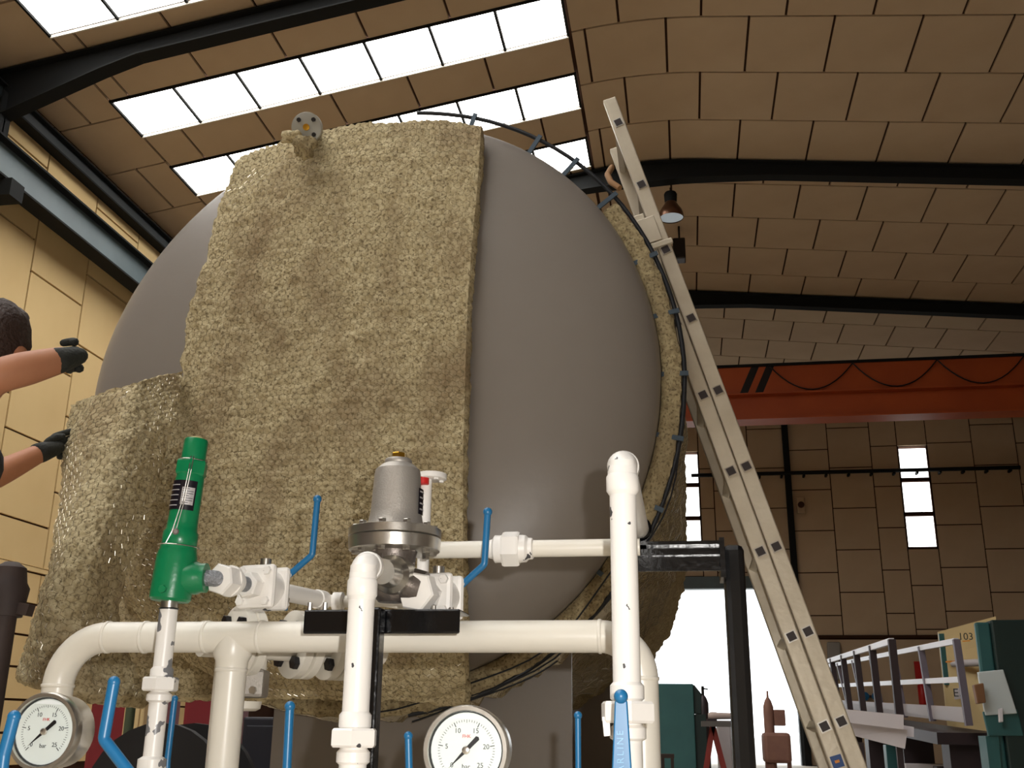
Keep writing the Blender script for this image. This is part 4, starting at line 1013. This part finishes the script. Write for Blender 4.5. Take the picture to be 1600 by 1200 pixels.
ch = V(tx, ty, 1.30); pel = V(tx, ty, .93) - fd*.02
shR = V(tx, ty, sh_z) + sdv*.18 + fd*.02; shL = V(tx, ty, sh_z) - sdv*.18 + fd*.03
elR = pd(-8, 588, 2.36); wrR = pd(92, 563, 2.48); hdR = pd(110, 558, 2.52)
elL = pd(-34, 756, 3.0); wrL = px(64, 707, 2.84); hdL = px(90, 700, 2.88)
nk = V(tx, ty, 1.52) + fd*.035
hipR, hipL = pel + sdv*.09 + V(0, 0, -.05), pel - sdv*.09 + V(0, 0, -.05)
knR, knL = V(*(hipR[:2] + fd[:2]*.03), .50), V(*(hipL[:2] + fd[:2]*.10), .50)
anR, anL = V(*(hipR[:2] - fd[:2]*.02), .09), V(*(hipL[:2] + fd[:2]*.08), .09)
lerp = lambda a, b, t: a + (b - a) * t
bv = [pel, V(tx, ty, 1.08), ch, V(tx, ty, sh_z + .01), nk, lerp(nk, hd_c, .45), hd_c + V(0, 0, -.02), hd_c + V(0, 0, .06),
      shR, lerp(shR, elR, .5), elR, lerp(elR, wrR, .38), wrR, hdR, shL, lerp(shL, elL, .5), elL, lerp(elL, wrL, .35), wrL, hdL,
      hipR, knR, anR, anR + fd*.12 + V(0, 0, -.04), hipL, knL, anL, anL + fd*.12 + V(0, 0, -.04)]
be = [(0,1),(1,2),(2,3),(3,4),(4,5),(5,6),(6,7),(3,8),(8,9),(9,10),(10,11),(11,12),(12,13),(3,14),(14,15),(15,16),(16,17),(17,18),(18,19),(0,20),(20,21),(21,22),(22,23),(0,24),(24,25),(25,26),(26,27)]
br = [.13,.12,.13,.09,.06,.055,.085,.075,.065,.052,.041,.044,.034,.03,.065,.05,.042,.042,.030,.028,.085,.058,.04,.03,.085,.058,.04,.03]
body = skin_mesh('body', SKIN, person, bv, be, br)
skin_mesh('shirt', SHIRT, person, [pel + V(0,0,.0), V(tx, ty, 1.08), ch, V(tx, ty, sh_z + .015), shR, lerp(shR, elR, .36), shL, lerp(shL, elL, .4)], [(0,1),(1,2),(2,3),(3,4),(4,5),(3,6),(6,7)], [.150,.140,.152,.10,.083,.068,.083,.066])
skin_mesh('trousers', TROUS, person, [pel + V(0,0,.04), pel + V(0,0,-.02), hipR, knR, anR + V(0,0,.02), hipL, knL, anL + V(0,0,.02)], [(0,1),(1,2),(2,3),(3,4),(1,5),(5,6),(6,7)], [.145,.14,.105,.078,.062,.105,.078,.062])
for an in (anR, anL): skin_mesh('boot', SHOE, person, [an + V(0,0,.06), an + V(0,0,-.035), an + fd*.09 + V(0,0,-.045), an + fd*.17 + V(0,0,-.05)], [(0,1),(1,2),(2,3)], [.055,.05,.05,.036])
def glove(w, h, kn, side, curl):
    """cuff at the wrist, palm, four fingers and a thumb leaving the side of the palm"""
    d = unit(h - w); s_ = unit(side - d*(side @ d)); n = np.cross(d, s_); p0 = w - d*.03
    g = skin_mesh('glove', GLOVE, person, [p0, w, w + d*.035, w + d*.075], [(0,1),(1,2),(2,3)], [(.040,.036),(.039,.034),(.045,.028),(.046,.024)])
    for k, (o_, L) in enumerate(((-.033, .064), (-.011, .074), (.011, .070), (.032, .056))):
        b = w + d*.072 + s_*o_; c1 = unit(d*math.cos(curl*.5) + n*math.sin(curl*.5)); c2 = unit(d*math.cos(curl) + n*math.sin(curl)); c3 = unit(d*math.cos(curl*1.5) + n*math.sin(curl*1.5))
        q1 = b + c1*L*.45; q2 = q1 + c2*L*.33; q3 = q2 + c3*L*.24
        skin_mesh('finger', GLOVE, g, [b - d*.02, b, q1, q2, q3], [(0,1),(1,2),(2,3),(3,4)], [.010,.0115,.0108,.0102,.009], sub=1)
    b = w + d*.03 - s_*.024; sg = math.copysign(1, curl); q1 = b + unit(d*.75 - s_*.25 + n*.6*sg)*.032; q2 = q1 + unit(d*.8 + s_*.25 + n*.5*sg)*.028
    skin_mesh('thumb', GLOVE, g, [b + s_*.012, b, q1, q2], [(0,1),(1,2),(2,3)], [.013,.0135,.012,.0105], sub=1)
    return g
glove(wrR, hdR, None, V(0, 0, 1), -1.9)
glove(wrL, px(106, 692, 2.93), None, V(0, 0, -1), -.35)
# head details
f2 = unit(V(.15, .98, -.05)); r2_ = unit(np.cross(f2, V(0, 0, 1))); u2_ = np.cross(r2_, f2)
mb = MB().ball(hd_c + V(0, 0, .03) - f2*.012, .108, 30, (.92, .98, 1.02))
cen = hd_c + V(0, 0, .03) - f2*.012
mb.v = [tuple(cen + (np.array(v) - cen) * (1 + .10 * noise.fractal(Vector(np.array(v) * 22), 1, 2, 3)) * (1.0 if (np.array(v) - cen) @ f2 < .045 or (np.array(v) - cen)[2] > .06 else .78)) for v in mb.v]
mb.build('hair', HAIR, person, 80)
skin_mesh('nose', SKIN, person, [hd_c + f2*.085 + u2_*.015, hd_c + f2*.105 - u2_*.02, hd_c + f2*.09 - u2_*.03], [(0,1),(1,2)], [.009,.013,.009], sub=1)
for e in (-1, 1):
    MB().ball(hd_c + f2*.082 + r2_*.032*e + u2_*.018, .012, 10).build('eye', DIAL, person, 80)
    MB().ball(hd_c + r2_*.088*e - u2_*.01, .024, 12, (.5, 1, 1.2)).build('ear', SKIN, person, 80)
MB().tube([hd_c + f2*.082 - u2_*.055 + r2_*x for x in (-.025, 0, .025)], .006, 8).build('mouth', mat('lips', srgb(150, 84, 72), .5), person, 80)

# dark stand beside the worker's legs, foreground left
q = px(0, 1000, 1.72)
t = thing('pipe_stand', 'dark brown steel stand with a clamp head at the far left edge', 'stand', (q[0], q[1], 0))
RUST = mat('dark_rusty_steel', srgb(58, 42, 34), .7, var=srgb(42, 32, 30), vscale=12)
MB().cyl(V(q[0], q[1], 0), V(q[0], q[1], q[2] + .04), .022, n=16).build('post', RUST, t, 40)
MB().lathe(V(q[0], q[1], q[2] + .04), V(0, 0, 1), [(0, .030), (.05, .036), (.06, .03), (.085, .026), (.095, .012)], 20).build('clamp_head', RUST, t, 40)
MB().bar(V(q[0], q[1], q[2] + .06), V(q[0] + .05, q[1], q[2] + .05), .02, .02).build('clamp_screw', RUST, t)
for a in (0, 2.1, 4.2): MB().bar(V(q[0], q[1], .16), V(q[0] + .2*math.cos(a), q[1] + .2*math.sin(a), .01), .02, .02).build('leg', RUST, t)

# ------------------------------------------------------------------ things beyond, right side
def slab(name, m, parent, pts, dY, bevel=0):
    return MB().ngon_prism(pts, V(0, dY, 0)).build(name, m, parent, bevel=bevel)
WHT = mat('bright_white_tube', srgb(232, 230, 236), .4); DKT = mat('dark_tube', srgb(52, 40, 44), .5); TEAL = mat('teal_enamel', srgb(54, 104, 104), .45, var=srgb(46, 92, 94), vscale=3)
DTEAL = mat('dark_teal_enamel', srgb(26, 46, 44), .5); BEIGE = mat('beige_board', srgb(214, 190, 140), .7); BOARD = mat('pale_board', srgb(206, 200, 204), .6)
def guard(label, tr_, br_, tl_, bl_, nposts, rails, pm, rm_, kick):
    """railing: right end points, left end points (world); rails: heights as share"""
    t = thing('guard_rail', label, 'railing', br_)
    for k in range(nposts):
        s_ = k / (nposts - 1); a, b = lerp(br_, bl_, s_), lerp(tr_, tl_, s_); MB().bar(a, b, .075, .075, up=(0, 1, 0)).build('post', pm, t)
    for h in rails: MB().bar(lerp(br_, tr_, h), lerp(bl_, tl_, h), .05, .065).build('rail', rm_, t)
    if kick: MB().ngon_prism([lerp(br_, tr_, .03), lerp(br_, tr_, .03 + kick), lerp(bl_, tl_, .03 + kick), lerp(bl_, tl_, .03)], V(0, .03, 0)).build('kick_board', BOARD, t)
    return t
guard('long white guard rail frame ending at the green machine', px(1494, 999, 13), px(1514, 1134, 13), px(1290, 1040, 24), px(1308, 1108, 24), 7, (.98, .53), mat('grey_tube', srgb(120, 112, 124), .5), WHT, .18)
guard('dark guard rail frame standing in front of the white one', px(1393, 999, 12), px(1408, 1144, 12), px(1285, 1034, 19), px(1300, 1128, 19), 6, (.98,), DKT, WHT, 0)
t = thing('pale_panel_stack', 'pale boards leaning below the dark guard rail', 'boards', px(1370, 1190, 11.8) * V(1, 1, 0))
for k, (a, b, c, d) in enumerate([((1318, 1108), (1412, 1117), (1412, 1140), (1318, 1128)), ((1330, 1128), (1418, 1140), (1414, 1170), (1336, 1150)), ((1380, 1128), (1428, 1136), (1428, 1152), (1380, 1146))]):
    slab('board', BOARD, t, [px(*a, 11.95 + .06*k), px(*b, 11.75 + .06*k), px(*c, 11.75 + .06*k), px(*d, 11.95 + .06*k)], .03)
for x in (1345, 1405): q = px(x, 1160, 11.9); MB().box((q[0] - .03, 11.9, 0), (q[0] + .03, 11.96, q[2])).build('trestle_leg', DKT, t)
# long bench / machine bed
t = thing('machine_bed', 'dark long machine bed below the white guard rail', 'machine', px(1450, 1200, 13) * V(1, 1, 0))
a, b = px(1310, 1112, 24), px(1524, 1143, 13.0)
MB().bar(a + V(0, .3, -.08), b + V(0, .3, -.08), .7, .13).build('table', DKT, t)
for s_ in (.15, .45, .72, .97): c = lerp(a, b, s_); MB().box((c[0] - .2, c[1] + .1, 0), (c[0] + .2, c[1] + .5, c[2] - .14)).build('leg', DKT, t)
for s_, w, h, m in ((.60, .25, .2, TEAL), (.75, .3, .12, BOARD), (.88, .2, .15, RUST)): c = lerp(a, b, s_); MB().box((c[0] - w, c[1] - .15, c[2] - .75), (c[0] + w, c[1] + .1, c[2] - .75 + h*2)).build('guide_box', m, t, bevel=.01)
# teal press
YT = 12.0
t = thing('press_machine', 'dark teal press machine with a pale control panel at the right edge', 'machine', px(1570, 1200, YT) * V(1, 1, 0))
x0, x1, x2, x3 = (px(x, 1050, YT)[0] for x in (1533, 1556, 1612, 1700)); zt2 = px(1570, 972, YT)[2]
MB().box((x0, YT, .3), (x1, YT + .08, zt2)).build('side_column', TEAL, t, bevel=.02); MB().box((x1, YT - .05, 0), (x3, YT + .4, zt2 + .02)).build('body', DTEAL, t, bevel=.02)
slab('control_panel', mat('pale_blue_panel', srgb(196, 206, 208), .35), t, [px(1528, 1050, YT - .08), px(1568, 1046, YT - .12), px(1590, 1115, YT - .12), px(1540, 1118, YT - .08)], .05, .01)
slab('lower_panel', TEAL, t, [px(1536, 1112, YT - .06), px(1590, 1108, YT - .06), px(1600, 1150, YT - .06), px(1545, 1150, YT - .06)], .05, .01)
slab('switch_box', mat('brown_switch', srgb(130, 92, 62), .5), t, [px(1522, 1070, YT - .2), px(1537, 1067, YT - .2), px(1541, 1098, YT - .2), px(1528, 1100, YT - .2)], .1, .01)
slab('foot', TEAL, t, [px(1540, 1150, YT - .04), px(1560, 1150, YT - .04), px(1566, 1215, YT - .04), px(1548, 1215, YT - .04)], .3)
slab('knob', WHT, t, [px(1560, 1108, YT - .15), px(1567, 1106, YT - .15), px(1568, 1128, YT - .15), px(1561, 1129, YT - .15)], .03, .008)
# beige board with marks
YE = 17.0
t = thing('beige_screen', 'beige sloping board with a dark number and orange strip behind the railing', 'board', px(1510, 1200, YE) * V(1, 1, 0))
slab('board', BEIGE, t, [px(1466, 987, YE), px(1556, 963, YE - 1), px(1560, 1160, YE - 1), px(1484, 1160, YE)], .06)
for x in (1490, 1550): q = px(x, 1150, YE - .5); MB().box((q[0] - .04, YE - .9, 0), (q[0] + .04, YE + .05, q[2])).build('leg', DKT, t)
slab('frame_post', TEAL, t, [px(1467, 990, YE - .1), px(1483, 990, YE - .1), px(1493, 1070, YE - .1), px(1476, 1070, YE - .1)], .05)
slab('strip', mat('orange_strip', srgb(224, 140, 40), .5), t, [px(1478, 1033, YE - .2), px(1536, 1029, YE - 1.1), px(1536, 1031.5, YE - 1.1), px(1478, 1035.5, YE - .2)], .02)
MB().cyl(px(1490, 1037, YE - .3), px(1536, 1035, YE - 1.15), .05, n=12).build('roll', BOARD, t, 40)
text('103', 'number', INK, t, px(1509, 995, YE - .75), V(1, 0, 0), V(0, 0, 1), .14)
slab('notice', BOARD, t, [px(1490, 1076, YE - .4), px(1506, 1074, YE - .5), px(1508, 1091, YE - .5), px(1492, 1093, YE - .4)], .02); text('E3', 'number', INK, t, px(1498, 1083, YE - .56), V(1, 0, 0), V(0, 0, 1), .16)
slab('underline', mat('orange_strip2', srgb(224, 150, 50), .5), t, [px(1504, 1001, YE - .72), px(1516, 1000, YE - .8), px(1516, 1002, YE - .8), px(1504, 1003, YE - .72)], .01)
# fire extinguisher on far wall
q = px(1441, 1080, YF - .1); t = thing('fire_extinguisher', 'red fire extinguisher hung on the far wall behind the railing', 'extinguisher', q - V(0, 0, .3))
MB().lathe(q - V(0, 0, .3), V(0, 0, 1), [(0, .09), (.02, .10), (.42, .10), (.48, .06), (.52, .03)], 16).build('bottle', RED, t, 40); MB().box(q + V(-.05, -.03, .2), q + V(.06, .03, .27)).build('valve', BOLT, t); MB().box(q + V(-.03, .05, -.1), q + V(.03, .115, .1)).build('wall_bracket', BOLT, t); MB().tube([q + V(.03, -.05, .22), q + V(.14, -.08, .1), q + V(.11, -.1, -.15)], .018, 6).build('hose', BOLT, t)
q2 = px(1437, 1047, YF - .1); o = MB().box(q2 - V(.11, 0, .2), q2 + V(.11, .03, .2)).build('wall_sign', RED); tag(o, 'small red sign above the fire extinguisher', 'sign')
q = px(1359, 1088, YF - .15); t = thing('valve_station', 'pair of small blue wall valves low on the far wall', 'valve', q)
for dx in (-.12, .14): MB().lathe(q + V(dx, 0, 0), V(0, -1, 0), [(0, .10), (.06, .10), (.07, .03), (.14, .03)], 14).build('valve_wheel', BLUE, t, 40)
MB().box(q + V(-.2, .1, -.03), q + V(.22, .16, .03)).build('pipe', DKT, t)
t = thing('grey_cabinet', 'grey rounded cabinet door on the far wall beside the ladder', 'cabinet', px(1306, 1040, YF - .1) * V(1, 1, 0))
slab('door', mat('grey_cabinet_paint', srgb(150, 146, 140), .5), t, [px(1292, 1003, YF - .12), px(1313, 1003, YF - .12), px(1316, 1062, YF - .12), px(1296, 1062, YF - .12)], .10, .03); q = px(1312, 1035, YF - .16); MB().box(q - V(.02, .04, .1), q + V(.02, .05, .1)).build('handle', BOLT, t)

# ------------------------------------------------------------------ things in the doorway
YD = 14.0
t = thing('teal_cabinet', 'teal steel cabinet with a dark sloping side standing in the bright doorway', 'cabinet', px(1060, 1200, YD) * V(1, 1, 0))
a, b = px(1022, 1068, YD), px(1083, 1068, YD)
MB().box((a[0], YD, 0), (b[0], YD + .6, a[2])).build('body', TEAL, t, bevel=.01)
slab('sloping_side', DTEAL, t, [px(1078, 1070, YD + .05), px(1085, 1070, YD + .05), px(1096, 1084, YD + .05), px(1096, 1116, YD + .05), px(1074, 1114, YD + .05)], .5, .01)
MB().box((b[0] - .02, YD + .05, 0), (b[0] + .14, YD + .4, px(1088, 1116, YD)[2])).build('side_box', DTEAL, t)
q = px(1101, 1150, 15.2); t = thing('gas_cylinder', 'dark gas cylinder beside the teal cabinet', 'cylinder', q * V(1, 1, 0)); zt3 = px(1101, 1084, 15.2)[2]
MB().lathe(q * V(1, 1, 0), V(0, 0, 1), [(0, .07), (zt3 - .12, .07), (zt3 - .05, .045), (zt3 - .02, .022)], 16).build('bottle', DKT, t, 40); MB().cyl(V(q[0], q[1], zt3 - .02), V(q[0], q[1], zt3 + .1), .02, n=8).build('valve', BOLT, t, 40); MB().bar(V(q[0] - .02, q[1], zt3 + .07), V(q[0] + .07, q[1], zt3 + .06), .02, .02).build('valve_wheel', BOLT, t)
YW = 13.2
t = thing('work_table', 'red trestle table left of the black post in the doorway', 'table', px(1118, 1200, YW) * V(1, 1, 0))
zt4 = px(1118, 1127, YW)[2]; xa_, xb_ = px(1096, 1127, YW)[0], px(1175, 1127, YW)[0]
MB().box((xa_, YW - .2, zt4 - .06), (xb_, YW + .6, zt4)).build('table_top', mat('grey_top', srgb(96, 92, 90), .6), t)
REDST = mat('red_steel', srgb(134, 46, 40), .55)
for y in (YW - .05, YW + .45):
    for x, dx in ((xa_ + .13, -.17), (xa_ + .13, .19), (xb_ - .1, -.17), (xb_ - .1, .15)): MB().bar(V(x, y, zt4 - .05), V(x + dx, y, 0), .055, .055, up=(0, 1, 0)).build('leg', REDST, t)
o = thing('pale_bin', 'pale box standing on floor behind the red trestle table', 'box', px(1128, 1200, 15.5) * V(1, 1, 0)); a, b = px(1120, 1130, 15.5), px(1142, 1130, 15.5)
MB().box((a[0], 15.5, 0), (b[0], 16, a[2])).build('body', BOARD, o, bevel=.02); MB().box((a[0] - .02, 15.48, a[2]), (b[0] + .02, 16.02, a[2] + .04)).build('lid', WHT, o)
q = px(1128, 1115, YW); o = thing('hand_grinder', 'pale hand tool lying on the red trestle table', 'tool', V(q[0], YW + .1, zt4)); MB().lathe(V(q[0] - .16, YW + .1, zt4 + .06), V(1, 0, 0), [(0, .035), (.05, .05), (.12, .04), (.34, .035), (.36, .02)], 14).build('grip', mat('pale_tool', srgb(196, 176, 168), .5), o, 40); MB().box((q[0] - .18, YW + .05, zt4), (q[0] - .06, YW + .15, zt4 + .03)).build('guard', DKT, o)
# trolley with gas bottle, backlit
YQ = 14.5; q = px(1203, 1150, YQ); BRN = mat('dusty_brown', srgb(150, 108, 92), .7, var=srgb(128, 90, 78), vscale=6)
t = thing('welding_trolley', 'brown backlit trolley with a tall bottle and box in the doorway', 'trolley', q * V(1, 1, 0)); zt5 = px(1203, 1092, YQ)[2]
MB().lathe(V(q[0], YQ, .12), V(0, 0, 1), [(0, .065), (zt5 - .22, .065), (zt5 - .14, .04), (zt5 - .10, .015), (zt5 - .02, .012)], 16).build('bottle', BRN, t, 40)
a, b = px(1210, 1134, YQ), px(1226, 1109, YQ); MB().box((a[0], YQ - .05, a[2]), (b[0], YQ + .2, b[2])).build('control_box', BRN, t, bevel=.01)
a, b = px(1195, 1192, YQ), px(1234, 1145, YQ); MB().box((a[0], YQ - .1, a[2]), (b[0], YQ + .4, b[2])).build('cabinet', BRN, t, bevel=.04)
for x in (a[0] + .03, b[0] - .03): MB().lathe(V(x, YQ - .1, .1), V(0, 1, 0), [(0, .1), (.05, .1)], 16).build('wheel', DKT, t, 40); MB().bar(V(x, YQ, .1), V(x, YQ, a[2] + .02), .05, .05, up=(0, 1, 0)).build('leg', BRN, t)
q = px(1043, 1185, 12.0); t = thing('wooden_stool', 'low brown stool in front of the teal cabinet', 'stool', q * V(1, 1, 0)); zz = px(1043, 1178, 12.0)[2]
MB().box((q[0] - .07, 11.9, zz - .04), (q[0] + .07, 12.1, zz)).build('seat', RUST, t)
for i in (-1, 1):
    for j in (-1, 1): MB().box((q[0] + .05*i - .015, 12 + .08*j - .015, 0), (q[0] + .05*i + .015, 12 + .08*j + .015, zz - .04)).build('leg', RUST, t)

# ------------------------------------------------------------------ things under and behind the tank, left
YU = 8.5; MAROON = mat('maroon_enamel', srgb(132, 34, 44), .5, var=srgb(116, 30, 40), vscale=3); OLIVE = mat('olive_steel', srgb(74, 84, 62), .6)
def upbox(name, label, cat, x0, y0, x1, Y, m, dY=.5, lid=None):
    a, b = px(x0, y0, Y), px(x1, y0, Y); t = thing(name, label, cat, ((a[0] + b[0])/2, Y + dY/2, 0))
    MB().box((a[0], Y, .06), (b[0], Y + dY, a[2])).build('body', m, t, bevel=.015); MB().box((a[0] + .02, Y + .02, 0), (b[0] - .02, Y + dY - .02, .07)).build('plinth', BOLT, t)
    MB().box((a[0] + .03, Y - .015, .16), (b[0] - .03, Y, a[2] - .05)).build('front_panel', lid or m, t, bevel=.008); return t
upbox('tool_cabinet', 'maroon steel cabinet below the header seen left of the flaking standpipe', 'cabinet', 150, 1046, 246, YU, MAROON)
upbox('steel_locker', 'maroon locker with upright side seen between standpipe and tee leg', 'cabinet', 292, 1062, 350, 7.2, MAROON)
upbox('cardboard_box', 'tan box standing low behind the olive stand', 'box', 196, 1090, 228, 7.6, BEIGE, .3)
upbox('drum_crate', 'dark crate on the floor under the tank beside the tee leg', 'crate', 380, 1120, 520, 6.6, mat('near_black_blue', srgb(30, 30, 40), .6), .6)
upbox('pale_crate', 'pale grey crate under the tank between upright lever and centre standpipe', 'crate', 462, 1152, 500, 5.6, BOARD, .3)
upbox('dark_cabinet', 'dark blue cabinet under the tank left of the centre gauge', 'cabinet', 590, 1148, 668, 5.2, mat('deep_navy', srgb(28, 28, 42), .6), .4)
t = thing('work_lamp_stand', 'olive green stand with a hoop and crossbar left of the flaking standpipe', 'stand', px(212, 1150, 6.5) * V(1, 1, 0)); q = px(212, 1042, 6.5)
MB().cyl(q * V(1, 1, 0), q, .03, n=12).build('post', OLIVE, t, 40); MB().bar(px(180, 1091, 6.5), px(240, 1091, 6.5), .05, .05).build('crossbar', OLIVE, t); MB().lathe(q * V(1, 1, 0), V(0, 0, 1), [(0, .18), (.03, .18), (.05, .04)], 16).build('base', OLIVE, t, 40)
MB().tube([px(210, 1042, 6.5), px(222, 1036, 6.5), px(245, 1038, 6.5), px(258, 1046, 6.5)], .012, 6).build('hoop', OLIVE, t, 50)
MB().tube([px(262, 1046, 6.5), px(236, 1043, 6.5), px(214, 1050, 6.5)], .010, 6).build('hoop', OLIVE, t, 50)
t = thing('orange_prop', 'orange prop standing on floor behind the tee leg', 'prop', px(463, 1200, 6.2) * V(1, 1, 0)); q = px(465, 1132, 6.2)
MB().cyl(q * V(1, 1, 0), q, .022, n=12).build('pole', ORANGE, t, 40); MB().box(q + V(-.06, -.06, -.14), q + V(.07, .06, -.11)).build('collar', BEIGE, t); MB().box(q * V(1, 1, 0) + V(-.1, -.1, 0), q * V(1, 1, 0) + V(.1, .1, .02)).build('foot', ORANGE, t)
t = thing('cable_reel', 'black cable drum lying on the floor at lower left', 'cable drum', px(280, 1200, 5.6) * V(1, 1, 0)); q = px(262, 1160, 5.6)
MB().lathe(V(q[0], 5.5, .40), V(0, 1, 0), [(0, .40), (.05, .40), (.051, .26), (.40, .26), (.401, .40), (.45, .40)], 28).build('drum', mat('black_rubber', srgb(22, 20, 22), .7), t, 30); MB().lathe(V(q[0], 5.48, .40), V(0, 1, 0), [(0, .06), (.02, .06)], 14).build('hub', RUST, t, 40)
